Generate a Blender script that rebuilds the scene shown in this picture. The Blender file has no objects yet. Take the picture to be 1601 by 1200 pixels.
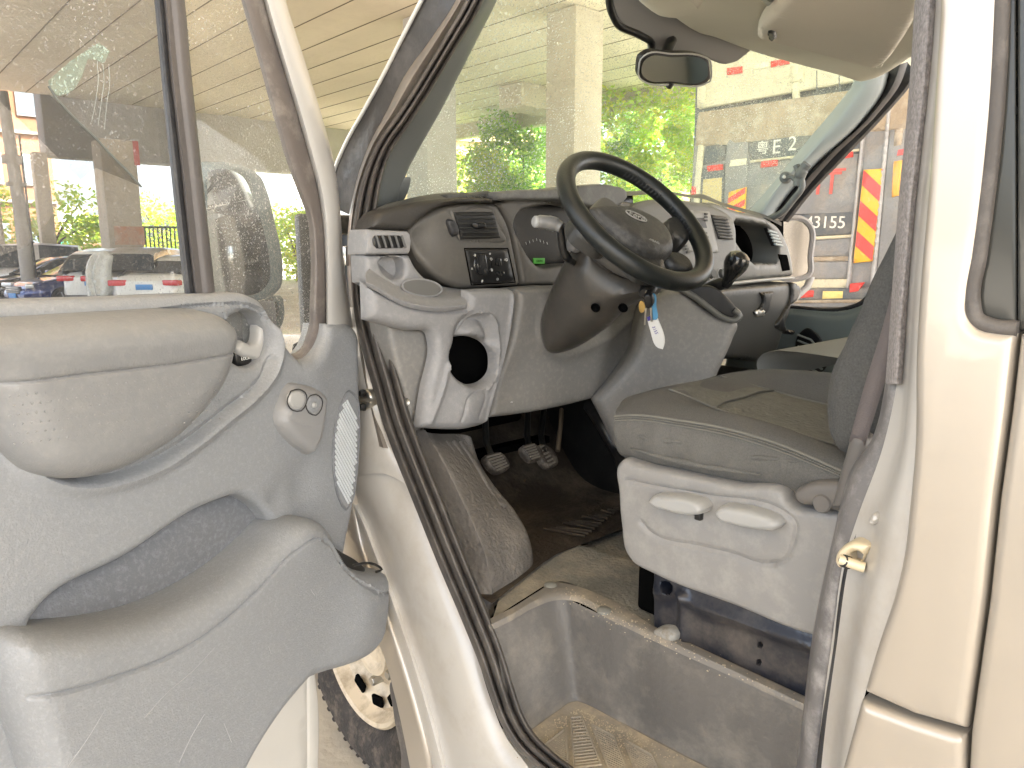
import bpy, bmesh, math, random
import numpy as np
from mathutils import Vector, Matrix, noise
from mathutils.geometry import delaunay_2d_cdt
random.seed(7); np.random.seed(7)
R = math.radians
# ------------------------------------------------------------------ camera, world, sun, exposure
F, W0, H0 = 1156.0, 1601.0, 1200.0
YAW, PIT = R(42), R(10.6)
CAM = np.array([-.85, 0.0, 1.40])
FW = np.array([math.sin(YAW)*math.cos(PIT), math.cos(YAW)*math.cos(PIT), -math.sin(PIT)])
RT = np.array([math.cos(YAW), -math.sin(YAW), 0.0]); UPV = np.cross(RT, FW)
scene = bpy.context.scene
COL = scene.collection
cd = bpy.data.cameras.new('camera'); co = bpy.data.objects.new('camera', cd); COL.objects.link(co)
cd.sensor_width = 36; cd.lens = 36*F/W0; cd.clip_start = .02; cd.clip_end = 2000
co.matrix_world = Matrix(((RT[0], UPV[0], -FW[0], CAM[0]), (RT[1], UPV[1], -FW[1], CAM[1]), (RT[2], UPV[2], -FW[2], CAM[2]), (0, 0, 0, 1)))
scene.camera = co
SUN_EL, SUN_AZ = R(48), R(150)          # azimuth the light comes from, clockwise from +Y
wd = bpy.data.worlds.new('World'); scene.world = wd; wd.use_nodes = True
nt = wd.node_tree; bg = nt.nodes['Background']
sky = nt.nodes.new('ShaderNodeTexSky'); sky.sky_type = 'NISHITA'; sky.sun_disc = False
sky.sun_elevation = SUN_EL; sky.sun_rotation = SUN_AZ; sky.dust_density = 4; sky.air_density = 1.0; sky.altitude = 0
hs = nt.nodes.new('ShaderNodeHueSaturation'); hs.inputs['Saturation'].default_value = .5
nt.links.new(sky.outputs[0], hs.inputs['Color']); nt.links.new(hs.outputs[0], bg.inputs[0]); bg.inputs[1].default_value = .15
sl = bpy.data.lights.new('sun', 'SUN'); sl.energy = 4.6; sl.angle = R(14); sl.color = (1, .975, .94)
so = bpy.data.objects.new('sun', sl); COL.objects.link(so)
sd = Vector((math.sin(SUN_AZ)*math.cos(SUN_EL), math.cos(SUN_AZ)*math.cos(SUN_EL), math.sin(SUN_EL)))
so.rotation_euler = sd.to_track_quat('Z', 'Y').to_euler()
scene.render.engine = 'CYCLES'
scene.view_settings.view_transform = 'Standard'; scene.view_settings.look = 'None'
scene.view_settings.exposure = 2.9; scene.view_settings.gamma = 1
scene.cycles.max_bounces = 10; scene.cycles.transparent_max_bounces = 16; scene.cycles.diffuse_bounces = 5

# ------------------------------------------------------------------ surfaces on which outlines are laid
def ray(x, y): return FW*F + RT*(x-W0/2) - UPV*(y-H0/2)
class Surf:
    def __init__(s, O, N, w=None):
        s.O = np.array(O, float); N = np.array(N, float); s.N = N/np.linalg.norm(N)
        if abs(s.N[2]) > .9: U = np.array([1., 0, 0])
        else: U = np.cross([0, 0, 1.], s.N)
        U = U - s.N*(U@s.N); s.U = U/np.linalg.norm(U); s.V = np.cross(s.N, s.U); s.w = w
    def px(s, x, y):
        d = ray(x, y); o = 0
        for k in range(1 if s.w is None else 14):
            t = ((s.O + o*s.N - CAM)@s.N)/(d@s.N); P = CAM + t*d
            if s.w: o = s.w((P-s.O)@s.U, (P-s.O)@s.V)
        return P
    def uv(s, P): return np.array([(P-s.O)@s.U, (P-s.O)@s.V])
    def pt(s, u, v, h=0):
        return s.O + u*s.U + v*s.V + (h + (s.w(u, v) if s.w else 0))*s.N
    def off(s, o): return Surf(s.O + o*s.N, s.N, s.w)
def SX(x): return Surf((x, 0, 0), (-1, 0, 0))
def SY(y): return Surf((0, y, 0), (0, -1, 0))
def SZ(z): return Surf((0, 0, z), (0, 0, 1))
def S3(a, b, c):
    a, b, c = map(np.array, (a, b, c)); n = np.cross(b-a, c-a)
    if n@(CAM-a) < 0: n = -n
    return Surf(a, n)

# ------------------------------------------------------------------ node materials
MATS = {}
def mat(name, col, rough=.5, metal=0, bump=0, bscale=200, var=0, vscale=6, col2=None, coat=0, spec=.5, dirt=None, dscale=5, damt=.5, emit=None, bstretch=None, vstretch=None):
    if name in MATS: return MATS[name]
    m = bpy.data.materials.new(name); m.use_nodes = True; n = m.node_tree; b = n.nodes['Principled BSDF']
    b.inputs['Roughness'].default_value = rough; b.inputs['Metallic'].default_value = metal
    b.inputs['Specular IOR Level'].default_value = spec; b.inputs['Coat Weight'].default_value = coat
    b.inputs['Coat Roughness'].default_value = .08
    tc = n.nodes.new('ShaderNodeTexCoord')
    def nz(scale, detail=4, stretch=None):
        t = n.nodes.new('ShaderNodeTexNoise'); t.inputs['Scale'].default_value = scale; t.inputs['Detail'].default_value = detail
        if stretch:
            mp = n.nodes.new('ShaderNodeMapping'); mp.inputs['Scale'].default_value = stretch
            n.links.new(tc.outputs['Object'], mp.inputs[0]); n.links.new(mp.outputs[0], t.inputs['Vector'])
        else: n.links.new(tc.outputs['Object'], t.inputs['Vector'])
        return t
    c4 = (*col, 1); out = None
    if var or col2:
        t = nz(vscale, 5, vstretch); r = n.nodes.new('ShaderNodeValToRGB'); r.color_ramp.elements[0].position = .3; r.color_ramp.elements[1].position = .72
        c2 = (*(col2 or tuple(c*(1-var) for c in col)), 1)
        r.color_ramp.elements[0].color = c2; r.color_ramp.elements[1].color = c4
        n.links.new(t.outputs[0], r.inputs[0]); out = r.outputs[0]
    if dirt:
        t = nz(dscale, 8); t.inputs['Roughness'].default_value = .7
        r = n.nodes.new('ShaderNodeValToRGB'); r.color_ramp.elements[0].position = .48; r.color_ramp.elements[1].position = .68
        r.color_ramp.elements[0].color = (0, 0, 0, 1); r.color_ramp.elements[1].color = (damt, damt, damt, 1)
        n.links.new(t.outputs[0], r.inputs[0])
        mx = n.nodes.new('ShaderNodeMix'); mx.data_type = 'RGBA'; n.links.new(r.outputs[0], mx.inputs[0])
        if out: n.links.new(out, mx.inputs[6])
        else: mx.inputs[6].default_value = c4
        mx.inputs[7].default_value = (*dirt, 1); out = mx.outputs[2]
    if out: n.links.new(out, b.inputs['Base Color'])
    else: b.inputs['Base Color'].default_value = c4
    if bump:
        t = nz(bscale, 3, bstretch); bp = n.nodes.new('ShaderNodeBump'); bp.inputs['Strength'].default_value = min(1, bump); bp.inputs['Distance'].default_value = .5/bscale
        n.links.new(t.outputs[0], bp.inputs['Height']); n.links.new(bp.outputs[0], b.inputs['Normal'])
    if emit:
        b.inputs['Emission Color'].default_value = (*emit[0], 1); b.inputs['Emission Strength'].default_value = emit[1]
    MATS[name] = m; return m
def glass(name, tint, dust, dustcol=(.75, .78, .72), dscale=140, gloss=.06, reflection=None):
    m = bpy.data.materials.new(name); m.use_nodes = True; n = m.node_tree; n.nodes.clear(); L = n.links.new
    out = n.nodes.new('ShaderNodeOutputMaterial'); tr = n.nodes.new('ShaderNodeBsdfTransparent'); tr.inputs[0].default_value = (*tint, 1)
    gl = n.nodes.new('ShaderNodeBsdfGlossy'); gl.inputs['Roughness'].default_value = .02
    df = n.nodes.new('ShaderNodeBsdfDiffuse'); df.inputs[0].default_value = (*dustcol, 1)
    m1 = n.nodes.new('ShaderNodeMixShader'); m1.inputs[0].default_value = gloss; L(tr.outputs[0], m1.inputs[1]); L(gl.outputs[0], m1.inputs[2])
    tc = n.nodes.new('ShaderNodeTexCoord')
    a = n.nodes.new('ShaderNodeTexNoise'); a.inputs['Scale'].default_value = dscale; a.inputs['Detail'].default_value = 2; L(tc.outputs['Object'], a.inputs[0])
    b = n.nodes.new('ShaderNodeTexNoise'); b.inputs['Scale'].default_value = 5; b.inputs['Detail'].default_value = 6; L(tc.outputs['Object'], b.inputs[0])
    r = n.nodes.new('ShaderNodeValToRGB'); r.color_ramp.elements[0].position = .56; r.color_ramp.elements[1].position = .66; L(a.outputs[0], r.inputs[0])
    r2 = n.nodes.new('ShaderNodeValToRGB'); r2.color_ramp.elements[0].position = .3; r2.color_ramp.elements[1].position = .7; L(b.outputs[0], r2.inputs[0])
    mu = n.nodes.new('ShaderNodeMath'); mu.operation = 'MULTIPLY_ADD'; L(r.outputs[0], mu.inputs[0]); mu.inputs[1].default_value = dust*1.3; mu.inputs[2].default_value = dust*.55
    m3 = n.nodes.new('ShaderNodeMath'); m3.operation = 'MULTIPLY'; L(mu.outputs[0], m3.inputs[0])
    m4 = n.nodes.new('ShaderNodeMath'); m4.operation = 'MULTIPLY_ADD'; L(r2.outputs[0], m4.inputs[0]); m4.inputs[1].default_value = .8; m4.inputs[2].default_value = .45
    L(m4.outputs[0], m3.inputs[1])
    m2 = n.nodes.new('ShaderNodeMixShader'); L(m3.outputs[0], m2.inputs[0]); L(m1.outputs[0], m2.inputs[1])
    ad = n.nodes.new('ShaderNodeAddShader'); tl = n.nodes.new('ShaderNodeBsdfTranslucent'); tl.inputs[0].default_value = (*[c*.5 for c in dustcol], 1)
    df.inputs[0].default_value = (*[c*.5 for c in dustcol], 1)
    L(df.outputs[0], ad.inputs[0]); L(tl.outputs[0], ad.inputs[1]); L(ad.outputs[0], m2.inputs[2]); L(m2.outputs[0], out.inputs[0])
    return m

# ------------------------------------------------------------------ objects
PINV = {}
def mesh_obj(name, verts, faces, m, parent=None, smooth=True, angle=38, mats=None, fm=None):
    me = bpy.data.meshes.new(name); me.from_pydata([tuple(map(float, v)) for v in verts], [], [tuple(int(i) for i in f) for f in faces]); me.update()
    if smooth:
        me.polygons.foreach_set('use_smooth', [True]*len(me.polygons)); me.set_sharp_from_angle(angle=R(angle))
    for q in (mats or [m]): me.materials.append(q)
    if fm: me.polygons.foreach_set('material_index', fm)
    o = bpy.data.objects.new(name, me); COL.objects.link(o); put(o, parent); return o
def put(o, parent):
    if parent is None: return
    o.parent = parent
    w = PINV.get(parent.name)
    if w is not None: o.matrix_parent_inverse = w
def thing(name, label, cat, loc=(0, 0, 0), group=None, world=False, rz=0):
    o = bpy.data.objects.new(name, None); COL.objects.link(o); o.location = loc; o.rotation_euler = (0, 0, rz); o.empty_display_size = .2
    tag(o, label, cat, group)
    if world: PINV[o.name] = Matrix.Translation(-Vector(loc))
    return o
def tag(o, label=None, cat=None, group=None, kind=None):
    for k, v in (('label', label), ('category', cat), ('group', group), ('kind', kind)):
        if v: o[k] = v
    return o

def smooth_poly(pts, closed, step=5.0):
    n = len(pts); P = [np.array(p[:2], float) for p in pts]; sh = [len(p) > 2 for p in pts]
    dim3 = False
    def tan(i):
        a = (i-1) % n; b = (i+1) % n
        if sh[i] or (not closed and (i == 0 or i == n-1)): return None
        d0 = max(1e-6, np.linalg.norm(P[i]-P[a])); d1 = max(1e-6, np.linalg.norm(P[b]-P[i]))
        return ((P[i]-P[a])/d0*d1 + (P[b]-P[i])/d1*d0)/(d0+d1)
    out = []
    for i in range(n if closed else n-1):
        j = (i+1) % n; L = np.linalg.norm(P[j]-P[i]); k = max(1, int(round(L/step)))
        if L < 1e-6: continue
        ch = (P[j]-P[i])/L; t0 = tan(i); t1 = tan(j)
        t0 = ch if t0 is None else t0; t1 = ch if t1 is None else t1
        for q in range(k):
            s = q/k; h00 = 2*s**3-3*s**2+1; h10 = s**3-2*s**2+s; h01 = -2*s**3+3*s**2; h11 = s**3-s**2
            out.append(h00*P[i]+h10*t0*L+h01*P[j]+h11*t1*L)
    if not closed: out.append(P[-1])
    return out
def in_poly(pts, poly):
    x = pts[:, 0][:, None]; y = pts[:, 1][:, None]; a = poly; b = np.roll(poly, -1, 0)
    c = ((a[:, 1] > y) != (b[:, 1] > y)) & (x < (b[:, 0]-a[:, 0])*(y-a[:, 1])/((b[:, 1]-a[:, 1])+1e-12)+a[:, 0])
    return (c.sum(1) % 2) == 1
def dist_seg(pts, poly, closed=True):
    a = poly if closed else poly[:-1]; b = np.roll(poly, -1, 0) if closed else poly[1:]
    best = np.full(len(pts), 1e9)
    ab = b-a; l2 = (ab**2).sum(1)+1e-14
    for k in range(0, len(pts), 3000):
        p = pts[k:k+3000]; ap = p[:, None, :]-a[None]; t = np.clip((ap*ab).sum(2)/l2, 0, 1)
        best[k:k+3000] = np.sqrt(((ap-t[..., None]*ab)**2).sum(2)).min(1)
    return best
def area(p): q = np.roll(p, -1, 0); return .5*(p[:, 0]*q[:, 1]-q[:, 0]*p[:, 1]).sum()
def dedupe(p, eps=4e-4):
    out = [p[0]]
    for q in p[1:]:
        if np.linalg.norm(q-out[-1]) > eps: out.append(q)
    if np.linalg.norm(out[0]-out[-1]) < eps: out.pop()
    return np.array(out)
def relief(name, px, S, m, parent, h=.01, r=.01, back=.02, g=.015, holes=(), grooves=(), bumps=(), step=5, hr=None, fn=None, world=False, power=2.0, tp_=.7):
    """closed outline laid on a surface and raised to a rounded solid panel"""
    St_ = S.off(h*tp_)
    conv = (lambda q: S.uv(St_.px(q[0], q[1]))) if not world else (lambda q: np.array(q, float))
    sp = step if not world else g
    outer = dedupe(np.array([conv(q) for q in smooth_poly(px, True, sp)]))
    if area(outer) < 0: outer = outer[::-1]
    loops = [outer]
    for hpx in holes:
        hh = dedupe(np.array([conv(q) for q in smooth_poly(hpx, True, sp)]))
        if area(hh) > 0: hh = hh[::-1]
        loops.append(hh)
    hr = r if hr is None else hr
    rs = [r]+[hr]*(len(loops)-1)
    def dists(p): return [dist_seg(p, l) for l in loops]
    def inside(p):
        k = in_poly(p, outer)
        for l in loops[1:]: k &= ~in_poly(p, l)
        return k
    cand = []
    mn = outer.min(0); mx = outer.max(0)
    gx = np.arange(mn[0]+g*.5, mx[0], g); gy = np.arange(mn[1]+g*.5, mx[1], g)
    if len(gx) and len(gy):
        G = np.array(np.meshgrid(gx, gy)).reshape(2, -1).T; G = G + (np.random.rand(*G.shape)-.5)*g*.2; cand.append((G, g*.45))
    for l, rr in zip(loops, rs):
        nx = np.roll(l, -1, 0)-np.roll(l, 1, 0); nrm = np.stack([-nx[:, 1], nx[:, 0]], 1); nrm /= (np.linalg.norm(nrm, axis=1)[:, None]+1e-12)
        for f in (.08, .28, .6, 1.0): cand.append((l+nrm*rr*f, rr*f*.9))
    gl = []
    for gr in grooves:
        pl = np.array([conv(q) for q in smooth_poly(gr[0], False, sp)]); w = gr[1]; gl.append((pl, w, gr[2]))
        tg = np.gradient(pl, axis=0); nrm = np.stack([-tg[:, 1], tg[:, 0]], 1); nrm /= (np.linalg.norm(nrm, axis=1)[:, None]+1e-12)
        for f in (0, .5, -.5, 1, -1, 1.7, -1.7): cand.append((pl+nrm*w*f, .001))
    V = [v for l in loops for v in l]; E = []; b = 0
    for l in loops:
        n = len(l); E += [(b+i, b+(i+1) % n) for i in range(n)]; b += n
    nb = b
    acc = []
    for P, dm in cand:
        if not len(P): continue
        k = inside(P); P = P[k]
        if not len(P): continue
        d = np.min(dists(P), 0); P = P[d >= max(dm, .0004)]
        acc.append(P)
    if acc:
        A = np.concatenate(acc); q = min(g*.22, .0014); key = {}
        for p in A: key.setdefault((round(p[0]/q), round(p[1]/q)), p)
        V += list(key.values())
    res = delaunay_2d_cdt([Vector((float(v[0]), float(v[1]))) for v in V], E, [], 0, 1e-6)
    vs = np.array([(v.x, v.y) for v in res[0]]); tri = [f for f in res[2]]
    cen = np.array([vs[list(f)].mean(0) for f in tri]); keep = inside(cen); tri = [f for f, k in zip(tri, keep) if k]
    ds = dists(vs); hg = np.full(len(vs), float(h))
    for d, rr in zip(ds, rs):
        if rr > 0:
            s = np.clip(d/rr, 0, 1); hg = np.minimum(hg, h*(1-(1-s)**power)**(1/power))
    ins = np.min(ds, 0) > 1e-5
    for pl, w, dep in gl:
        hg += np.where(ins, dep*np.exp(-(dist_seg(vs, pl, False)/w)**2), 0)
    for bp in bumps:
        c = conv(bp[:2]); dd = np.linalg.norm(vs-c, axis=1)/bp[2]; hg += np.where(ins, bp[3]*np.exp(-dd**2), 0)
    if fn is not None: hg += np.array([fn(u, v, d) for (u, v), d in zip(vs, np.min(ds, 0))])
    verts = [S.pt(u, v, z) for (u, v), z in zip(vs, hg)]; faces = [list(f) for f in tri]
    # fix winding
    f0 = faces[0]; a, b2, c2 = vs[f0[0]], vs[f0[1]], vs[f0[2]]
    if (b2[0]-a[0])*(c2[1]-a[1])-(b2[1]-a[1])*(c2[0]-a[0]) < 0: faces = [f[::-1] for f in faces]
    if back:
        cnt = {}
        for f in faces:
            for i in range(3): cnt[(f[i], f[(i+1) % 3])] = 1
        be = [e for e in cnt if (e[1], e[0]) not in cnt]; mp = {}
        for e in be:
            for i in e:
                if i not in mp: mp[i] = len(verts); verts.append(verts[i]-S.N*back)
        for a, b3 in be: faces.append([b3, a, mp[a], mp[b3]])
    return mesh_obj(name, verts, faces, m, parent)

def resample(P, n):
    P = np.array(P); d = np.r_[0, np.cumsum(np.linalg.norm(np.diff(P, axis=0), axis=1))]; t = np.linspace(0, d[-1], n)
    return np.stack([np.interp(t, d, P[:, k]) for k in range(3)], 1)
def offset(pts, d):
    P = resample(np.c_[np.array(smooth_poly(pts, False, 6)), np.zeros(len(smooth_poly(pts, False, 6)))], 120)
    T = np.gradient(P, axis=0); 
    for k in range(12): T[1:-1] = (T[:-2]+T[1:-1]*2+T[2:])/4
    T /= np.linalg.norm(T, axis=1)[:, None]; dd = np.broadcast_to(d, (120,)) if np.isscalar(d) else np.interp(np.linspace(0, 1, 120), np.linspace(0, 1, len(d)), d)
    return [(P[i, 0]+T[i, 1]*dd[i], P[i, 1]-T[i, 0]*dd[i]) for i in range(120)]
def curve3(px, S, step=6):
    S = SX(S) if isinstance(S, (int, float)) else S
    return np.array([S.px(*q) for q in smooth_poly(px, False, step)])
def crv(P, k=8):
    """smooth curve through 3-d points"""
    P = [np.array(p, float) for p in P]; out = []; n = len(P)
    for i in range(n-1):
        p0 = P[max(0, i-1)]; p1 = P[i]; p2 = P[i+1]; p3 = P[min(n-1, i+2)]
        for q in range(k):
            s = q/k; out.append(.5*((2*p1)+(-p0+p2)*s+(2*p0-5*p1+4*p2-p3)*s*s+(-p0+3*p1-3*p2+p3)*s**3))
    out.append(P[-1]); return np.array(out)
def strip(name, rows, m, parent, n=40, sub=4, thick=0, sharp=38, closed=False):
    """surface through successive curves; each row is (pixels, surface) or an array of 3-d points"""
    Rw = [resample(curve3(*r) if isinstance(r, tuple) else r, n) for r in rows]
    if sub > 1 and len(Rw) > 2:
        M = np.array(Rw); cols = [crv(M[:, j], sub) for j in range(n)]; M = np.stack(cols, 1)
    else: M = np.array(Rw)
    k = len(M); V = M.reshape(-1, 3); Fc = [(i*n+j, i*n+j+1, (i+1)*n+j+1, (i+1)*n+j) for i in range(k-1) for j in range(n-1)]
    a, b, c = V[Fc[len(Fc)//2][0]], V[Fc[len(Fc)//2][1]], V[Fc[len(Fc)//2][2]]
    if np.cross(b-a, c-a)@(CAM-a) < 0: Fc = [f[::-1] for f in Fc]
    o = mesh_obj(name, V, Fc, m, parent, angle=sharp)
    if thick:
        md = o.modifiers.new('thickness', 'SOLIDIFY'); md.thickness = thick; md.offset = -1
    return o
def tube(name, P, r, m, parent, seg=10, closed=False, flat=1.0, ref=None):
    P = np.array(P); n = len(P); V = []; Fc = []
    rr = np.broadcast_to(np.array(r, float), (n,)) if not np.isscalar(r) else np.full(n, r)
    T = np.gradient(P, axis=0) if not closed else np.roll(P, -1, 0)-np.roll(P, 1, 0)
    up = np.array(ref if ref is not None else [0, 0, 1.]); 
    for i in range(n):
        t = T[i]/np.linalg.norm(T[i]); a = np.cross(t, up)
        if np.linalg.norm(a) < .05: a = np.cross(t, [1, 0, 0])
        a /= np.linalg.norm(a); b = np.cross(a, t)
        if ref is None: up = b
        for k in range(seg):
            th = 2*math.pi*k/seg; V.append(P[i]+rr[i]*(math.cos(th)*a*flat+math.sin(th)*b))
    for i in range(n if closed else n-1):
        for k in range(seg):
            j = (i+1) % n; Fc.append((i*seg+k, i*seg+(k+1) % seg, j*seg+(k+1) % seg, j*seg+k))
    if not closed: Fc.append(tuple(range(seg))[::-1]); Fc.append(tuple((n-1)*seg+k for k in range(seg)))
    return mesh_obj(name, V, [f[::-1] for f in Fc], m, parent, angle=50)
def boxes(name, lst, m, parent, bev=.0, seg=2, rot=None):
    bm = bmesh.new()
    for b in lst:
        c, s = b[0], b[1]; q = bmesh.ops.create_cube(bm, size=1)
        M = Matrix.Translation(c) @ (b[2] if len(b) > 2 else Matrix()) @ Matrix.Diagonal((*s, 1)); bmesh.ops.transform(bm, matrix=M, verts=q['verts'])
    if bev: bmesh.ops.bevel(bm, geom=bm.edges[:], offset=bev, segments=seg, affect='EDGES', profile=.5)
    me = bpy.data.meshes.new(name); bm.to_mesh(me); bm.free(); me.materials.append(m)
    me.polygons.foreach_set('use_smooth', [True]*len(me.polygons)); me.set_sharp_from_angle(angle=R(35))
    o = bpy.data.objects.new(name, me); COL.objects.link(o); put(o, parent); return o
def basis(S):
    return Matrix(((S.U[0], S.V[0], S.N[0], 0), (S.U[1], S.V[1], S.N[1], 0), (S.U[2], S.V[2], S.N[2], 0), (0, 0, 0, 1)))
def sbox(px, S, size, off=0):
    P = S.px(*px); return (Vector(P + S.N*off), size, basis(S))
def lathe(name, prof, m, parent, O, A, seg=32):
    A = np.array(A, float); A /= np.linalg.norm(A); a = np.cross(A, [0, 0, 1.]) if abs(A[2]) < .9 else np.cross(A, [1., 0, 0]); a /= np.linalg.norm(a); b = np.cross(A, a)
    V = [np.array(O)+A*z+r*(math.cos(2*math.pi*k/seg)*a+math.sin(2*math.pi*k/seg)*b) for r, z in prof for k in range(seg)]
    Fc = [(i*seg+k, i*seg+(k+1) % seg, (i+1)*seg+(k+1) % seg, (i+1)*seg+k) for i in range(len(prof)-1) for k in range(seg)]
    return mesh_obj(name, V, Fc, m, parent, angle=35)
def text(name, body, P, S, size, m, parent, ext=.0015, spacing=1.0, rot=0, shear=0):
    c = bpy.data.curves.new(name, 'FONT'); c.body = body; c.size = size; c.extrude = ext; c.align_x = 'CENTER'; c.align_y = 'CENTER'; c.space_character = spacing; c.shear = shear
    t = bpy.data.objects.new(name, c); COL.objects.link(t); dg = bpy.context.evaluated_depsgraph_get(); dg.update()
    me = bpy.data.meshes.new_from_object(t.evaluated_get(dg)); bpy.data.objects.remove(t)
    me.transform(Matrix.Translation(Vector(P)) @ basis(S) @ Matrix.Rotation(rot, 4, 'Z')); me.materials.clear(); me.materials.append(m)
    o = bpy.data.objects.new(name, me); COL.objects.link(o); put(o, parent); return o
# ------------------------------------------------------------------ materials of the van
paint = mat('champagne_paint', (.46, .415, .355), .32, .35, coat=.6, spec=.5, var=.06, vscale=2)
paint_in = mat('white_jamb_paint', (.52, .5, .465), .35, .1, coat=.4, dirt=(.3, .24, .17), dscale=5, damt=.35)
greyp = mat('door_trim_plastic', (.235, .245, .255), .5, bump=.7, bscale=330, var=.05, vscale=3, dirt=(.4, .41, .42), dscale=150, damt=.25)
pocketp = mat('pocket_plastic', (.15, .158, .17), .5, bump=.6, bscale=330, var=.08, vscale=6, dirt=(.33, .34, .36), dscale=120, damt=.35)
vinyl = mat('armrest_vinyl', (.205, .208, .21), .4, bump=.35, bscale=300, var=.07, vscale=3, dirt=(.3, .3, .28), dscale=60, damt=.25)
vinyl2 = mat('armrest_fabric', (.36, .35, .335), .6, bump=.25, bscale=300, var=.1, vscale=4, dirt=(.5, .48, .44), dscale=12, damt=.3)
dashg = mat('dash_grey_plastic', (.185, .18, .17), .5, bump=.5, bscale=500, var=.08, vscale=5, dirt=(.4, .37, .32), dscale=90, damt=.2)
dashl = mat('dash_light_grey_plastic', (.225, .225, .228), .5, bump=.5, bscale=500, var=.08, vscale=5, dirt=(.42, .4, .38), dscale=90, damt=.2)
dashd = mat('dash_taupe_plastic', (.092, .087, .078), .5, bump=.3, bscale=450, var=.12, vscale=5, dirt=(.2, .18, .15), dscale=14, damt=.25)
padm = mat('dash_top_pad', (.07, .07, .066), .55, bump=.5, bscale=300, var=.15, vscale=6, dirt=(.2, .19, .16), dscale=14, damt=.35)
blackp = mat('black_plastic', (.009, .009, .009), .4, bump=.1, bscale=400, dirt=(.04, .037, .033), dscale=20, damt=.4)
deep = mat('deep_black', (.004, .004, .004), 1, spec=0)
leather = mat('wheel_leather', (.013, .0155, .0148), .36, bump=.3, bscale=350, var=.2, vscale=8)
hubm = mat('airbag_cover_plastic', (.05, .048, .044), .5, bump=.6, bscale=330, dirt=(.2, .19, .17), dscale=30, damt=.4)
seal = mat('seal_rubber', (.08, .071, .064), .6, bump=.3, bscale=200, var=.3, vscale=9, dirt=(.22, .2, .18), dscale=12, damt=.4)
sealb = mat('seal_black_rubber', (.02, .02, .022), .5, bump=.2, bscale=200, dirt=(.1, .1, .1), dscale=14, damt=.4)
flock = mat('seal_flock', (.38, .35, .34), .9, bump=1, bscale=160, var=.5, vscale=220)
trimp = mat('pillar_scuff_trim', (.165, .157, .155), .5, bump=.2, bscale=400, dirt=(.5, .48, .46), dscale=22, damt=.5)
trimlt = mat('pillar_trim_grey', (.34, .38, .39), .45, bump=.25, bscale=400)
trimdk = mat('pillar_trim_dark', (.13, .14, .14), .42, bump=.25, bscale=400)
liner = mat('headliner_fabric', (.74, .71, .60), .9, bump=.4, bscale=500, var=.08, vscale=3)
visorm = mat('visor_vinyl', (.70, .65, .55), .8, bump=.3, bscale=300, var=.06, vscale=3)
frit = mat('windscreen_black_band', (.24, .235, .23), .5)
fabric = mat('seat_fabric', (.13, .127, .117), .95, bump=1, bscale=450, var=.3, vscale=420, dirt=(.17, .165, .15), dscale=5, damt=.3)
fabric2 = mat('seat_insert_fabric', (.165, .162, .138), .95, bump=1, bscale=110, var=.2, vscale=40)
fabricb = mat('backrest_fabric', (.10, .10, .095), .95, bump=1, bscale=380, var=.35, vscale=320)
basep = mat('seat_base_plastic', (.265, .26, .252), .45, bump=.3, bscale=420, var=.06, vscale=4, dirt=(.5, .48, .44), dscale=20, damt=.25)
handlep = mat('handle_plastic', (.36, .36, .35), .38)
boxm = mat('blue_black_steel', (.016, .019, .030), .3, .2, coat=.5, dirt=(.2, .175, .15), dscale=3.5, damt=.6)
matr = mat('arch_rubber_mat', (.165, .152, .138), .6, bump=1, bscale=95, var=.25, vscale=5, dirt=(.3, .275, .24), dscale=7, damt=.45)
floorm = mat('floor_mat_dirty', (.035, .024, .015), .8, bump=.6, bscale=70, var=.5, vscale=7, dirt=(.15, .12, .085), dscale=5, damt=.6)
floorg = mat('floor_grey_mat', (.23, .222, .195), .7, bump=1, bscale=110, var=.4, vscale=8, dirt=(.42, .36, .27), dscale=6, damt=.7)
stepm = mat('step_well_plastic', (.165, .157, .147), .42, bump=.3, bscale=90, var=.35, vscale=9, vstretch=(1, 1, .3), dirt=(.36, .33, .28), dscale=9, damt=.4)
treadm = mat('step_tread_dusty', (.33, .30, .25), .7, bump=.6, bscale=160, var=.3, vscale=14, dirt=(.55, .46, .32), dscale=11, damt=.7)
pedm = mat('pedal_rubber', (.06, .05, .042), .6, dirt=(.25, .22, .18), dscale=40, damt=.7)
metal = mat('bare_metal', (.5, .48, .43), .35, .9)
zinc = mat('painted_striker', (.7, .6, .42), .4, .2, coat=.3)
chrome = mat('chrome', (.7, .7, .7), .12, 1)
beltm = mat('seat_belt_web', (.13, .112, .108), .8, bump=.8, bscale=400)
tyrem = mat('tyre_rubber', (.05, .042, .037), .85, bump=1, bscale=130, var=.4, vscale=30, dirt=(.2, .16, .12), dscale=24, damt=.6)
rimm = mat('wheel_disc_paint', (.62, .52, .38), .5, .1, dirt=(.2, .14, .08), dscale=16, damt=.6)
gl_wind = glass('dusty_windscreen_glass', (.86, .97, .92), .33, (.78, .88, .80), 210, .04)
gl_door = glass('door_glass', (.62, .64, .67), .12, (.75, .76, .78), 260, .05)
gl_quart = glass('dusty_quarter_glass', (.92, .92, .89), .24, (.82, .8, .74), 300, .04)
gl_clean = glass('passenger_glass', (.95, .93, .93), .10, (.8, .75, .75), 120, .04)
mirm = mat('mirror_silvering', (.75, .78, .76), .05, 1)
white_ink = mat('white_ink', (.75, .75, .72), .6)

van = thing('van', 'champagne van seen close through its wide open front door, grey cab inside', 'van')
V = van
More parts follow.
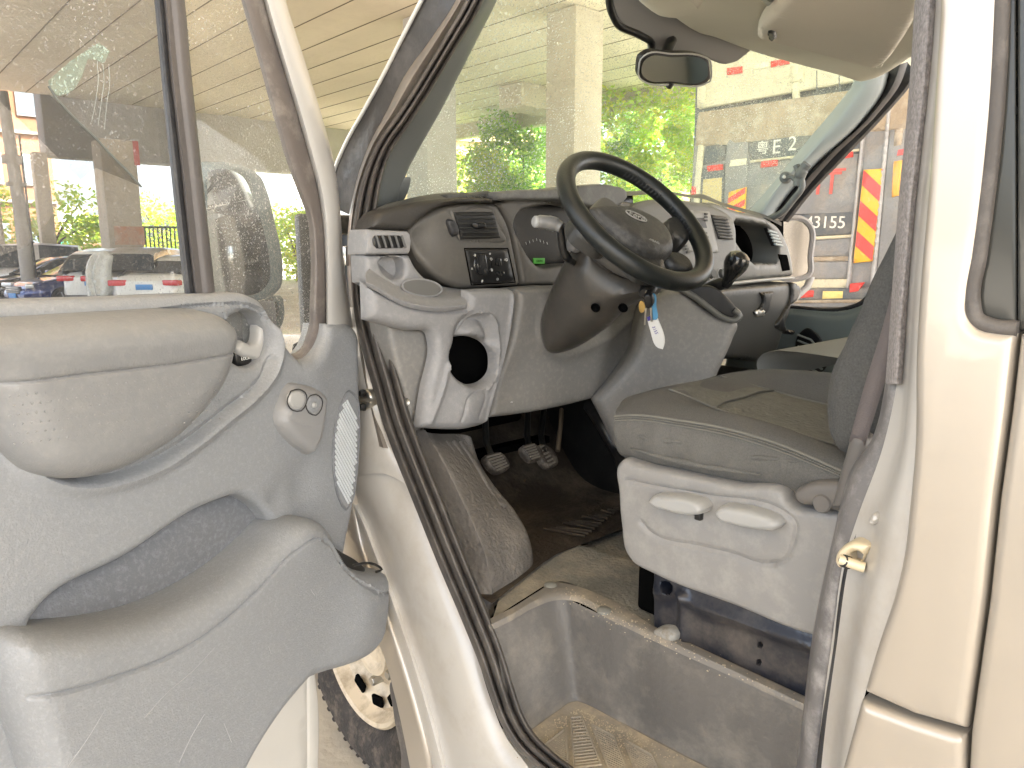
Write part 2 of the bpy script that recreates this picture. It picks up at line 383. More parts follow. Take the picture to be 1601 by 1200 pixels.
# ------------------------------------------------------------------ outer skin, rear of the door opening
edge = [(1462, -60), (1467, 0), (1462, 100), (1456, 200), (1449, 300), (1438, 425), (1430, 560), (1428, 700), (1420, 790), (1409, 880), (1397, 930), (1374, 1000), (1356, 1060), (1350, 1082, 's')]
body = relief('body_side', [(1462, -60, 's')]+edge[1:]+[(1430, 1118, 's'), (1511, 1141, 's'), (1540, 935, 's'), (1556, 780, 's'), (1575, 640, 's'), (1588, 522, 's'), (1560, 519), (1528, 511), (1513, 490), (1514, 460), (1524, 400), (1549, 190), (1563, -60, 's')], SX(0), paint, V, h=.012, r=.012, back=.03, g=.03)
relief('side_sill', [(1345, 1096, 's'), (1430, 1127, 's'), (1509, 1151, 's'), (1508, 1260, 's'), (1300, 1260, 's'), (1318, 1195)], SX(0), paint, V, h=.012, r=.012, back=.03, g=.03)
sd = relief('sliding_door', [(1594, 523, 's'), (1581, 640, 's'), (1562, 780, 's'), (1546, 935, 's'), (1517, 1141, 's'), (1510, 1260, 's'), (2100, 1400, 's'), (2500, 520, 's'), (1610, 521, 's')], SX(0), paint, V, h=.012, r=.012, back=.03, g=.06)
relief('sliding_door_window', [(1590, -60, 's'), (1590, 517, 's'), (2400, 517, 's'), (2400, -60, 's')], SX(.006), mat('dark_side_glass', (.05, .05, .045), .12, 0, spec=.35), sd, h=.004, r=.004, back=.01, g=.2)
sw = relief('side_window', [(1572, -60, 's'), (1558, 200), (1533, 405), (1525, 470), (1531, 492), (1550, 502), (1589, 507, 's'), (1587, -60, 's')], SX(.006), mat('dark_side_glass', (.1, .1, .09), .08), V, h=.002, r=.004, back=.01, g=.04)
tube('window_seal', curve3([(1567, -60), (1553, 200), (1529, 400), (1519, 470), (1526, 498), (1550, 510), (1592, 514)], .0), .0085, seal, sw, 8)
boxes('seam_backing', [((.04, -.4, .9), (.01, 1.1, 1.4))], deep, V)
# upper side wall and roof so that the cab is closed
boxes('roof_panel', [((.96, -.55, 2.14), (1.8, 3.1, .03))], paint, V, .01)
boxes('far_side_wall', [((1.93, -.75, 1.35), (.05, 2.1, 1.55))], paint, V, .01)
boxes('rear_floor', [((.96, -.75, .60), (1.85, 2.2, .06))], blackp, V)
# flange of the jamb between seal and skin
strip('door_jamb', [
    ([(1440, -60), (1438, 0), (1430, 100), (1422, 300), (1412, 425), (1402, 600), (1380, 700), (1340, 810), (1318, 880), (1305, 970), (1285, 1120), (1272, 1260)], .07),
    ([(1472, -60), (1470, 0), (1463, 100), (1440, 300), (1428, 425), (1418, 590), (1408, 690), (1372, 800), (1350, 880), (1333, 970), (1312, 1120), (1298, 1260)], .05),
    ([(1481, -60), (1480, 0), (1474, 100), (1450, 300), (1437, 425), (1425, 590), (1414, 700), (1392, 800), (1374, 880), (1352, 970), (1325, 1120), (1310, 1260)], .012),
    ([(1493, -60), (1492, 0), (1486, 100), (1466, 300), (1452, 425), (1437, 590), (1436, 700), (1428, 790), (1417, 880), (1383, 985), (1350, 1095), (1320, 1260)], .0)],
    paint_in, V, n=70, sub=3)
boxes('jamb_filler', [((.13, .20, 1.3), (.02, .16, 1.7))], deep, V)
# wide flocked seal down the rear of the opening
strip('rear_door_seal', [
    ([(1434, -60), (1430, 0), (1424, 100), (1413, 230), (1406, 300), (1397, 420), (1390, 520), (1384, 600)], .10),
    ([(1440, -60), (1437, 0), (1431, 100), (1420, 230), (1412, 300), (1403, 420), (1396, 520), (1389, 600)], .065),
    ([(1452, -60), (1450, 0), (1444, 100), (1431, 230), (1423, 300), (1413, 420), (1405, 520), (1400, 600)], .045),
    ([(1466, -60), (1464, 0), (1457, 100), (1442, 230), (1434, 300), (1423, 420), (1415, 520), (1410, 600)], .058),
    ([(1470, -60), (1468, 0), (1461, 100), (1446, 230), (1438, 300), (1427, 420), (1419, 520), (1413, 600)], .08)],
    flock, V, n=60, sub=4)
bt = strip('pillar_trim', [
    ([(1392, 510), (1384, 600), (1361, 690), (1330, 735), (1314, 790), (1298, 860), (1282, 930), (1270, 995), (1257, 1100), (1238, 1260)], .13),
    ([(1396, 510), (1390, 600), (1368, 690), (1340, 735), (1320, 790), (1304, 860), (1290, 930), (1277, 995), (1263, 1100), (1245, 1260)], .085),
    ([(1408, 510), (1403, 600), (1388, 690), (1362, 760), (1338, 820), (1316, 880), (1303, 940), (1295, 1010), (1277, 1120), (1262, 1260)], .075),
    ([(1417, 510), (1413, 600), (1400, 690), (1372, 770), (1348, 820), (1326, 880), (1314, 940), (1306, 1010), (1287, 1130), (1271, 1260)], .082)],
    trimp, V, n=60, sub=4)
tube('pillar_seal', curve3([(1419, 520), (1415, 600), (1403, 690), (1376, 770), (1352, 820), (1329, 880), (1318, 940), (1310, 1010), (1291, 1130), (1275, 1260)], .07), .0055, sealb, V, 8)
# striker
st = relief('door_striker', [(1306, 868), (1318, 853), (1332, 847), (1352, 849, 's'), (1362, 852, 's'), (1345, 880, 's'), (1330, 882), (1312, 888), (1306, 882)], SX(.045), zinc, V, h=.01, r=.006, back=.02, g=.006, holes=[[(1327, 868), (1337, 862), (1347, 866), (1344, 876), (1330, 878)]])
tube('striker_pin', [SX(.03).px(1312, 874), SX(.04).px(1352, 887)], .0065, zinc, st, 12)
tube('pin_spring', [SX(.03).px(1317, 876)+(SX(.04).px(1329, 880)-SX(.03).px(1317, 876))*t+np.array([0, .0, .0]) for t in np.linspace(0, 1, 9)], [.0068+.0014*(k % 2) for k in range(9)], sealb, st, 12)
relief('jamb_bump', [(1356, 812), (1364, 803), (1375, 806), (1372, 818), (1358, 822)], SX(.045), paint_in, V, h=.012, r=.01, back=.01, g=.006)

# ------------------------------------------------------------------ front of the opening: pillar, seals, arch
ap = strip('front_pillar', [
    ([(692, -60), (661, -2), (630, 58), (599, 119), (570, 172), (541, 224), (525, 262), (517, 320)], -.005),
    ([(699, -60), (668, -2), (637, 58), (606, 119), (577, 172), (548, 224), (532, 265), (524, 325)], .002),
    ([(738, -60), (714, -2), (674, 60), (632, 119), (604, 175), (578, 224), (558, 280), (546, 335)], .012)], mat('pillar_black_gloss', (.05, .048, .047), .35, bump=.2, bscale=30, dirt=(.14, .13, .125), dscale=9, damt=.6), V, n=40, sub=3)
tube('windscreen_edge_trim', curve3([(691, -60), (660, -2), (629, 58), (598, 119), (569, 172), (540, 224), (524, 262), (514, 320)], -.005), .004, mat('bright_trim', (.75, .75, .72), .3, .4), V, 8)
strip('door_aperture', [
    ([(738, -60), (714, -2), (674, 60), (632, 119), (604, 175), (578, 224), (558, 280), (546, 340), (543, 420), (550, 500), (556, 560), (566, 640), (572, 690)], .016),
    ([(748, -60), (722, -2), (684, 60), (646, 119), (614, 175), (584, 224), (562, 280), (550, 340), (549, 420), (556, 500), (566, 560), (582, 640), (600, 700)], .004),
    ([(758, -60), (734, -2), (699, 60), (664, 119), (628, 175), (594, 224), (572, 280), (560, 340), (558, 420), (564, 500), (574, 560), (592, 640), (612, 700)], .03)],
    mat('aperture_paint', (.22, .195, .165), .45, .2, coat=.3, dirt=(.12, .1, .09), dscale=8, damt=.6), V, n=60, sub=3)
front = [[(752, -60), (730, -2), (695, 60), (660, 119), (624, 175), (590, 224), (567, 280), (555, 335), (549, 400), (552, 470), (566, 540), (583, 600), (600, 660), (618, 710), (650, 790), (686, 880), (722, 965), (752, 1040), (768, 1088), (784, 1130), (808, 1168), (842, 1200), (885, 1230), (940, 1262)], [0]]
def shifted(d):
    return offset(front[0], [d*.62, d*.55, d*.6, d*.9, d, d, d, d*.95, d*.82, d*.7])
strip('door_seal', [(shifted(-2), 0.011), (shifted(1), -0.006), (shifted(6), -0.016), (shifted(11), -0.010), (shifted(14), 0.000), (shifted(17), -0.012), (shifted(22), -0.018), (shifted(27), -0.010), (shifted(30), 0.002), (shifted(33), -0.004), (shifted(37), -0.006), (shifted(41), 0.001), (shifted(43), 0.026)], seal, V, n=110, sub=2)
strip('inner_pillar_trim', [
    ([(775, -60), (752, -2), (714, 60), (676, 119), (640, 175), (606, 224), (588, 280), (582, 335)], .05),
    ([(786, -60), (764, -2), (726, 60), (688, 119), (655, 175), (622, 224), (602, 280), (592, 335)], .07),
    ([(797, -60), (774, -2), (743, 60), (713, 119), (684, 175), (656, 224), (632, 270), (617, 322)], .12),
    ([(801, -60), (778, -2), (747, 60), (717, 119), (688, 175), (660, 224), (636, 270), (620, 324)], .15)], mat('near_pillar_trim', (.14, .15, .15), .45, bump=.25, bscale=400), V, n=40, sub=3)
relief('pillar_base_trim', [(584, 338, 's'), (600, 305), (616, 285), (628, 276), (626, 292), (616, 318), (613, 332, 's')], SX(.13), mat('near_pillar_trim', (0, 0, 0)), V, h=.006, r=.008, back=.02, g=.02)
# lower front panel: hinge area, arch, channel
strip('hinge_panel', [
    ([(540, 480), (548, 560), (556, 640), (560, 700), (556, 745)], .0),
    ([(556, 480), (566, 560), (584, 640), (596, 700), (600, 740)], .006),
    ([(570, 480), (580, 560), (600, 640), (618, 700), (640, 760)], .03)], paint_in, V, n=30, sub=3)
strip('arch_panel', [
    ([(560, 700), (596, 706), (632, 745), (668, 828), (704, 915), (738, 1000), (766, 1090), (790, 1150), (830, 1205), (860, 1260)], .03),
    ([(556, 738), (585, 748), (616, 790), (650, 860), (682, 935), (716, 1020), (746, 1110), (768, 1170), (800, 1225), (830, 1270)], .004),
    ([(553, 758), (575, 775), (600, 820), (632, 900), (660, 970), (690, 1050), (715, 1130), (735, 1190), (752, 1270), (760, 1300)], .0),
    ([(552, 775), (566, 795), (590, 850), (616, 920), (642, 995), (668, 1075), (690, 1150), (702, 1200), (712, 1270), (716, 1300)], .012),
    ([(551, 785), (562, 805), (584, 860), (610, 930), (636, 1005), (661, 1085), (682, 1160), (694, 1210), (702, 1270), (706, 1300)], .0),
    ([(550, 792), (559, 815), (579, 870), (604, 940), (629, 1015), (654, 1095), (674, 1170), (685, 1215), (692, 1270), (696, 1300)], .002),
    ([(549, 800), (556, 825), (574, 880), (598, 950), (622, 1025), (647, 1105), (666, 1180), (676, 1220), (682, 1270), (686, 1300)], .016)],
    paint_in, V, n=60, sub=3)
relief('front_wing', [(470, 520, 's'), (548, 640, 's'), (552, 790, 's'), (562, 845), (590, 925), (622, 1015), (648, 1100), (668, 1180), (682, 1290, 's'), (655, 1290, 's'), (640, 1200), (624, 1120), (612, 1070), (597, 1020), (560, 960), (510, 930), (455, 945), (400, 1000), (370, 1060, 's'), (330, 900, 's'), (330, 520, 's')], SX(.004), paint, V, h=.008, r=.01, back=.02, g=.03)
mf = relief('mud_flap', [(612, 1065), (622, 1072), (640, 1120), (660, 1180), (672, 1260), (640, 1260), (625, 1170), (614, 1110)], SX(.03), mat('mud_flap_plastic', (.12, .11, .105), .6, dirt=(.4, .36, .3), dscale=20, damt=.5), V, h=.012, r=.012, back=.02, g=.012)
# door hinge / check
hg = relief('door_hinge', [(564, 612), (570, 608), (576, 612), (576, 638), (570, 642), (564, 638)], SX(.0), metal, V, h=.006, r=.005, back=.02, g=.006)
for y in (614, 636): lathe('hinge_bolt', [(0, .012), (.007, .012), (.009, .006), (.009, 0)], blackp, hg, SX(-.008).px(570, y), (-1, 0, 0), 6)
tube('hinge_pin', [SX(-.012).px(564, 625), SX(-.01).px(580, 625)], .004, metal, hg, 8)
boxes('door_catch', [(tuple(SX(.0).px(541, 400)), (.01, .012, .045))], chrome, V, .003)
# front wheel
WY, WX, WZ, WR = 1.60, .05, .345, .345
wh = lathe('front_wheel', [(.20, .02), (.215, .012), (.235, -.005), (.30, -.012), (.328, .0), (.341, .012), (.345, .03), (.345, .18), (.33, .2), (.2, .2)], tyrem, V, (WX, WY, WZ), (1, 0, 0), 72)
lathe('wheel_rim', [(.0, .045), (.045, .045), (.06, .03), (.075, .03), (.085, .05), (.11, .062), (.135, .05), (.16, .03), (.172, .038), (.178, .03), (.19, .005), (.2, .0), (.207, .006), (.205, .02), (.19, .07)], rimm, wh, (WX, WY, WZ), (1, 0, 0), 64)
for k in range(6):
    a = k*math.pi/3+.45; c = np.array([WX-.002, WY+.095*math.cos(a), WZ+.095*math.sin(a)])
    lathe('wheel_nut', [(0, -.0), (.011, -.0), (.013, .004), (.013, .05)], metal, wh, c+np.array([.028, 0, 0]), (1, 0, 0), 6)
for k in range(10):
    a = k*math.pi/5+.1; c = np.array([WX+.03, WY+.145*math.cos(a), WZ+.145*math.sin(a)])
    boxes('rim_hole', [(tuple(c), (.012, .03, .05), Matrix.Rotation(a, 4, 'X'))], deep, wh, .006)
tb = []
for k in range(60):
    a = 2*math.pi*k/60; tb.append(((WX+.02, WY+.329*math.cos(a), WZ+.329*math.sin(a)), (.05, .008, .014), Matrix.Rotation(a, 4, 'X')))
    tb.append(((WX+.1, WY+.342*math.cos(a), WZ+.342*math.sin(a)), (.14, .008, .03), Matrix.Rotation(a+.2, 4, 'X')))
boxes('tread_block', tb, tyrem, wh, .003, 1)['kind'] = 'stuff'
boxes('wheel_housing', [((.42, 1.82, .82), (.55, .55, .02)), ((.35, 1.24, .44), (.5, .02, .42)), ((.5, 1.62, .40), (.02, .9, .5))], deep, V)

# ------------------------------------------------------------------ the open front door
HP = SX(0).px(566, 625); TH = R(65)
DN = np.array([math.cos(TH), -math.sin(TH), 0])
def SD(o, w=None): return Surf(np.array([HP[0], HP[1], 0]) + DN*o, DN, w)
door = relief('front_door', [(-260, 480, 's'), (0, 470), (200, 464), (340, 459), (385, 459), (405, 468), (430, 505), (455, 548), (470, 566, 's'), (487, 560), (500, 545), (510, 520), (512, 506, 's'), (553, 510), (559, 520), (562, 560), (563, 640), (561, 720), (553, 790), (541, 850), (525, 960), (480, 1066, 's'), (428, 1125), (370, 1215), (330, 1300, 's'), (-260, 1300, 's')],
    SD(0), greyp, V, h=.018, r=.022, back=.05, g=.012, step=6,
    grooves=[([(-100, 505), (0, 504), (100, 500), (200, 491), (300, 479), (350, 476), (385, 477), (405, 484), (420, 500)], .0028, -.007),
             ([(430, 515), (433, 545), (424, 580), (395, 618), (350, 655), (300, 695), (240, 733), (170, 756), (110, 760), (60, 745), (20, 705), (-10, 660)], .011, .013),
             ([(422, 560), (402, 597), (350, 640), (300, 680), (240, 716), (170, 740), (100, 742), (50, 722), (12, 680), (-20, 620)], .006, -.01),
             ([(470, 566), (500, 610), (540, 660)], .02, .004)],
    bumps=[(470, 760, .05, -.012), (500, 560, .04, .006), (430, 780, .03, -.008)],
    holes=[[(48, 974), (64, 950), (200, 868), (340, 783), (372, 774), (402, 788), (432, 826), (470, 870), (460, 960), (200, 1060), (50, 1010)], [(384, 486), (405, 489), (417, 508), (420, 540), (408, 566), (388, 574), (366, 566), (350, 540), (352, 505)]], hr=.018)
relief('door_handle_recess', [(330, 470, 's'), (430, 470, 's'), (440, 590, 's'), (330, 590, 's')], SD(-.035), mat('handle_cup_plastic', (.16, .16, .165), .4), door, h=.002, r=.002, back=.004, g=.012, bumps=[(395, 520, .03, -.02)])
lv = relief('door_lever', [(370, 545), (380, 532), (390, 538), (400, 536), (404, 520), (405, 508), (411, 508), (414, 525), (411, 545), (404, 562), (390, 560), (376, 556)], SD(-.012), handlep, door, h=.012, r=.008, back=.012, g=.006)
relief('lock_button', [(368, 550), (378, 546), (392, 551), (396, 562), (388, 571), (372, 572)], SD(-.018), blackp, door, h=.010, r=.006, back=.02, g=.006)
text('lock_mark', 'LOCK', SD(-.006).px(384, 560), SD(0), .008, white_ink, door, .0005)
tube('door_trim_ring', curve3([(348, 486), (352, 497)], SD(.016)), .005, greyp, door, 8)
# armrest
ar_out = [(-260, 500, 's'), (0, 499), (100, 493), (200, 487), (290, 483), (335, 486), (358, 499), (370, 520), (369, 548), (364, 575), (352, 605), (324, 645), (284, 686), (232, 720), (165, 747), (112, 753), (66, 742), (28, 708), (2, 660), (-30, 600), (-260, 560, 's')]
ar = relief('armrest', ar_out, SD(.018), vinyl, door, h=.066, r=.055, back=.04, g=.010, power=2.2, tp_=.6,
    grooves=[([(-260, 622), (0, 597), (100, 584), (200, 573), (300, 560), (362, 549)], .0022, -.0045), ([(-260, 560), (0, 535), (100, 527), (200, 520), (300, 514), (350, 512)], .035, .008)])
lo = ar
dim = []
for j in range(6):
    for i in range(24):
        x = 15+i*14+(j % 2)*7; y = 622 - x*.125 + j*15
        dim.append((x, y))
Sa = SD(.0835)
ico = []
for x, y in dim:
    if x > 345: continue
    ico.append((tuple(Sa.px(x, y)), (.0026, .0026, .0026)))
boxes('fabric_stud', ico, vinyl, lo, .0008, 1)['kind'] = 'stuff'
# map pocket
relief('pocket_recess', [(30, 985), (60, 940), (200, 855), (340, 770), (380, 762), (420, 785), (450, 830), (500, 890), (480, 990), (200, 1090), (30, 1040)], SD(-.05), pocketp, door, h=.03, r=.06, back=.01, g=.015)
pk_top = [(22, 1005), (44, 992), (78, 991), (120, 990), (180, 982), (260, 963), (330, 930), (380, 897), (430, 852), (462, 820), (484, 811), (500, 813), (516, 828), (532, 858), (552, 886), (572, 893), (606, 893, 's')]
pkt = relief('map_pocket', pk_top+[(607, 930), (604, 965), (597, 1000), (578, 1026), (540, 1045), (500, 1058), (481, 1066, 's'), (440, 1115), (395, 1185), (360, 1260, 's'), (80, 1260, 's'), (45, 1150), (24, 1090), (14, 1040)], SD(.035), greyp, door, h=.05, r=.034, back=.06, g=.012,
    grooves=[([(45, 1087), (150, 1060), (250, 1025), (330, 977), (400, 915), (450, 862), (482, 840), (502, 846), (530, 885), (560, 914), (585, 924), (606, 924)], .003, -.006)],
    bumps=[(560, 960, .08, .02), (480, 830, .05, .008), (120, 1020, .06, .006)])
relief('pocket_lining', [(440, 835), (480, 815), (530, 860), (560, 878), (572, 890), (540, 905), (430, 880)], SD(.05), blackp, door, h=.003, r=.003, back=.004, g=.02)
tube('can_holder', curve3([(552, 884), (572, 880), (590, 884), (597, 890), (588, 894)], SD(.078)), .003, blackp, door, 8)
# door trim: rear vertical fold at far left
tube('trim_fold', curve3([(18, 1020), (40, 1090), (62, 1160), (75, 1230)], SD(.022)), .010, greyp, door, 10)
# switch pod
sp = relief('mirror_switch_pod', [(453, 606), (460, 599), (478, 600), (500, 607), (511, 616), (511, 640), (507, 672), (498, 700), (488, 712), (475, 705), (455, 688), (439, 665), (438, 645), (445, 625)], SD(.01), mat('switch_pod_plastic', (.24, .24, .24), .45, bump=.1), door, h=.035, r=.022, back=.02, g=.006, grooves=[([(438, 648), (462, 660), (490, 664), (508, 660)], .004, -.002)])
relief('mirror_switch', [(456, 614), (466, 611), (475, 615), (476, 630), (470, 639), (458, 638), (452, 628)], SD(.0445), handlep, sp, h=.005, r=.004, back=.004, g=.005)
relief('mirror_joystick', [(484, 622), (492, 619), (500, 624), (500, 638), (493, 646), (484, 642), (480, 632)], SD(.0445), greyp, sp, h=.003, r=.003, back=.004, g=.005)
lathe('joystick_knob', [(0, .006), (.004, .006), (.0055, .002), (.0055, -.004)], handlep, sp, SD(.047).px(490, 633), DN, 14)
tube('switch_ring', curve3([(484, 619), (493, 616), (503, 623), (502, 640), (494, 649), (483, 645), (478, 632), (484, 619)], SD(.0455)), .0012, blackp, sp, 6)
tube('switch_ring', curve3([(455, 611), (466, 608), (477, 613), (479, 630), (471, 642), (457, 641), (449, 628), (455, 611)], SD(.0455)), .0012, blackp, sp, 6)
# speaker grille
for q in ([(226, 1122), (262, 1082), (300, 1050), (336, 1012)], [(106, 1198), (140, 1150), (158, 1120), (176, 1088)], [(280, 1192), (300, 1150), (320, 1116)], [(486, 921), (492, 930), (503, 918)], [(560, 905), (566, 912)], [(420, 1010), (424, 1022)], [(350, 1130), (362, 1160)]):
    tube('scratch', curve3(q, SD(.0852)), .00045, mat('scratch_pale', (.36, .36, .36), .7), pkt, 4)
gr_out = [(546, 611), (535, 628), (525, 660), (521, 700), (523, 745), (531, 780), (541, 796), (549, 785), (556, 750), (560, 700), (561, 655), (557, 622)]
sg = relief('speaker_grille', gr_out, SD(.018), greyp, door, h=.003, r=.006, back=.01, g=.01)
Sg = SD(.0215)
for k in range(19):
    y0 = 622+k*8.6; xs = [x for x in range(518, 566, 2)]
    pts = [(x, y0+ (x-540)*1.9) for x in range(518, 566, 3)]
    pp = np.array([Sg.uv(Sg.px(*q)) for q in pts]); po = np.array([Sg.uv(Sg.px(*q)) for q in smooth_poly(gr_out, True)])
    kk = in_poly(pp, po) & (dist_seg(pp, po) > .003)
    sel = [Sg.px(*q) for q, t in zip(pts, kk) if t]
    if len(sel) > 1: tube('grille_rib', sel, .0028, mat('grille_rib_plastic', (.55, .58, .6), .5), sg, 6)
tube('grille_rim', np.array([SD(.02).px(*q) for q in smooth_poly(gr_out, True, 8)]), .003, pocketp, sg, 6, closed=True)
# belt-line cap scuffs come from the material; window frame
frame_out = [(416, -60, 's'), (418, 0), (447, 105), (470, 180), (488, 245), (500, 290), (508, 340), (511, 400), (512, 508, 's')]
strip('window_frame', [
    ([(400, -60), (413, 0), (443, 105), (466, 180), (484, 245), (496, 290), (504, 340), (508, 400), (510, 508)], SD(-.012)),
    ([(402, -60), (418, 0), (449, 105), (472, 180), (490, 245), (502, 290), (510, 340), (513, 400), (513, 508)], SD(.004)),
    ([(420, -60), (434, 0), (465, 105), (488, 180), (505, 245), (517, 290), (524, 340), (527, 400), (530, 508)], SD(.008)),
    ([(429, -60), (444, 0), (476, 105), (500, 180), (517, 245), (526, 290), (531, 340), (535, 400), (546, 512)], SD(.0)),
    ([(432, -60), (447, 0), (480, 105), (503, 180), (520, 245), (528, 290), (533, 340), (537, 400), (552, 512)], SD(-.03))],
    mat('frame_paint', (.45, .445, .43), .4, .1, coat=.3), door, n=60, sub=3)
strip('frame_seal', [
    ([(362, -60), (377, 0), (407, 105), (427, 180), (446, 245), (462, 290), (480, 340), (485, 390), (484, 470), (480, 520), (466, 548), (448, 556)], SD(-.035)),
    ([(366, -60), (383, 0), (413, 105), (434, 180), (453, 245), (468, 290), (487, 340), (492, 390), (491, 470), (487, 525), (472, 556), (452, 566)], SD(-.012)),
    ([(386, -60), (400, 0), (430, 105), (452, 180), (470, 245), (484, 290), (497, 340), (501, 390), (501, 480), (497, 540), (480, 566), (458, 580)], SD(-.008)),
    ([(402, -60), (416, 0), (446, 105), (469, 180), (487, 245), (499, 290), (507, 340), (511, 400), (512, 500), (507, 545), (490, 575), (462, 592)], SD(-.014))],
    mat('frame_seal_rubber', (.14, .122, .112), .6, var=.2, vscale=8, dirt=(.35, .32, .28), dscale=14, damt=.5), door, n=60, sub=3)
strip('window_divider', [
    ([(234, -60), (241, 0), (252, 120), (264, 240), (277, 360), (291, 480)], SD(-.045)),
    ([(238, -60), (245, 0), (256, 120), (268, 240), (281, 360), (295, 480)], SD(-.028)),
    ([(246, -60), (253, 0), (264, 120), (278, 240), (291, 360), (304, 480)], SD(-.024)),
    ([(249, -60), (256, 0), (267, 120), (281, 240), (294, 360), (307, 480)], SD(-.03))], sealb, door, n=30, sub=2)
strip('divider_bar', [
    ([(247, -60), (254, 0), (265, 120), (279, 240), (292, 360), (305, 480)], SD(-.03)),
    ([(251, -60), (259, 0), (271, 120), (284, 240), (297, 360), (310, 480)], SD(-.018)),
    ([(260, -60), (267, 0), (279, 120), (293, 240), (306, 360), (319, 480)], SD(-.022)),
    ([(270, -60), (277, 0), (288, 120), (302, 240), (315, 360), (328, 480)], SD(-.017)),
    ([(280, -60), (287, 0), (298, 120), (311, 240), (324, 360), (337, 480)], SD(-.022)),
    ([(282, -60), (289, 0), (300, 120), (313, 240), (326, 360), (339, 480)], SD(-.04))], mat('divider_rubber', (.105, .096, .093), .55, bump=.3, var=.2, vscale=12), door, n=30, sub=3)
dwin = relief('door_window', [(-260, -60, 's'), (243, -60, 's'), (300, 500, 's'), (-260, 500, 's')], SD(-.04), gl_door, door, h=0, r=0, back=0, g=.1)
mint = glass('mint_reflection', (.86, 1, .94), .22, (.8, 1, .92), 200, .05); smoke = glass('dark_reflection', (.62, .62, .62), .05, (.5, .5, .5), 200, .05); pale = glass('pale_reflection', (.95, .93, .9), .16, (.85, .8, .75), 200, .05)
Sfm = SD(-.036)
def reflection(px, m): relief('pane_reflection', px, Sfm, m, dwin, h=0, r=0, back=0, g=.1)  # flat tinted patches paint a reflection onto the door glass
reflection([(75, 126, 's'), (110, 95, 's'), (155, 66, 's'), (172, 80, 's'), (160, 98), (150, 93, 's'), (137, 92, 's'), (128, 120, 's'), (112, 142), (88, 148), (78, 138)], mint)
reflection([(0, 158, 's'), (40, 196, 's'), (126, 281, 's'), (45, 384, 's'), (0, 400, 's')], pale)
reflection([(0, 140, 's'), (78, 148, 's'), (175, 240, 's'), (218, 290, 's'), (150, 262, 's'), (126, 281, 's'), (40, 196, 's'), (0, 158, 's')], smoke)
tube('reflection_edge', curve3([(76, 134), (88, 152), (118, 186), (150, 216), (175, 243), (200, 268), (221, 292)], SD(-.035)), [.0016]*200 if False else .0018, mat('reflection_edge_dark', (.12, .13, .12), .6), dwin, 6)  # dark band of the painted reflection, laid on the pane as a rod
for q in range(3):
    x = 152+q*9; tube('reflection_streak', curve3([(x, 96+q*4), (x+1.5, 125+q*3), (x-3, 160), (x-9+q, 190+q*6)], SD(-.036)), .0004, mat('streak_pale', (.3, .33, .31), .6), dwin, 5)  # pale streaks painted as part of the reflected shape
relief('quarter_window', [(280, -60, 's'), (370, -60, 's'), (384, 0), (415, 105), (435, 180), (455, 245), (472, 290), (487, 345), (490, 400), (489, 480), (482, 530), (465, 560), (430, 575, 's'), (330, 490, 's')], SD(-.03), gl_quart, door, h=0, r=0, back=0, g=.1)
# steel lower edge of the door below its trim
relief('door_shell', [(300, 1040, 's'), (470, 1040, 's'), (492, 1040, 's'), (497, 1080), (497, 1260, 's'), (250, 1260, 's')], SD(-.035), mat('door_shell_paint', (.62, .6, .55), .4, .1, coat=.3, var=.1, vscale=3), door, h=.01, r=.01, back=.05, g=.03,
    grooves=[([(480, 1060), (481, 1260)], .004, -.004)])
relief('outer_door_skin', [(-260, 500, 's'), (430, 580, 's'), (500, 560, 's'), (535, 560, 's'), (540, 800, 's'), (500, 1000, 's'), (488, 1260, 's'), (-260, 1260, 's')], SD(-.10), paint, door, h=.004, r=.004, back=.01, g=.1)
# outside mirror, seen through the quarter glass
SM = SD(-.24)
mh = relief('door_mirror', [(324, 262, 's'), (326, 254), (345, 252), (385, 257), (408, 270), (422, 300), (433, 345), (442, 385), (446, 420), (440, 455), (425, 468), (380, 471), (334, 474, 's'), (330, 470, 's')], SM, mat('mirror_housing', (.10, .13, .13), .6, dirt=(.3, .33, .32), dscale=170, damt=.6), door, h=.03, r=.03, back=.015, g=.012)
relief('mirror_glass', [(324, 270, 's'), (332, 266), (362, 266), (378, 275), (396, 310), (412, 360), (421, 405), (420, 440), (408, 455), (360, 461), (338, 462, 's'), (332, 440), (324, 350, 's')], SM.off(.032), mat('dirty_mirror_glass', (.8, .82, .8), .08, 1, dirt=(.45, .5, .48), dscale=170, damt=.6), mh, h=0, r=0, back=0, g=.3)
relief('lower_mirror_glass', [(398, 473), (430, 470), (437, 482), (432, 500), (422, 515), (408, 500)], SM.off(.02), mat('dirty_mirror_glass', (1, 1, 1)), mh, h=.002, r=.003, back=.006, g=.02)
relief('mirror_arm', [(340, 466, 's'), (445, 462, 's'), (446, 500), (428, 530), (400, 520), (345, 500, 's')], SM.off(-.01), mat('mirror_housing', (1, 1, 1)), mh, h=.02, r=.02, back=.015, g=.02)
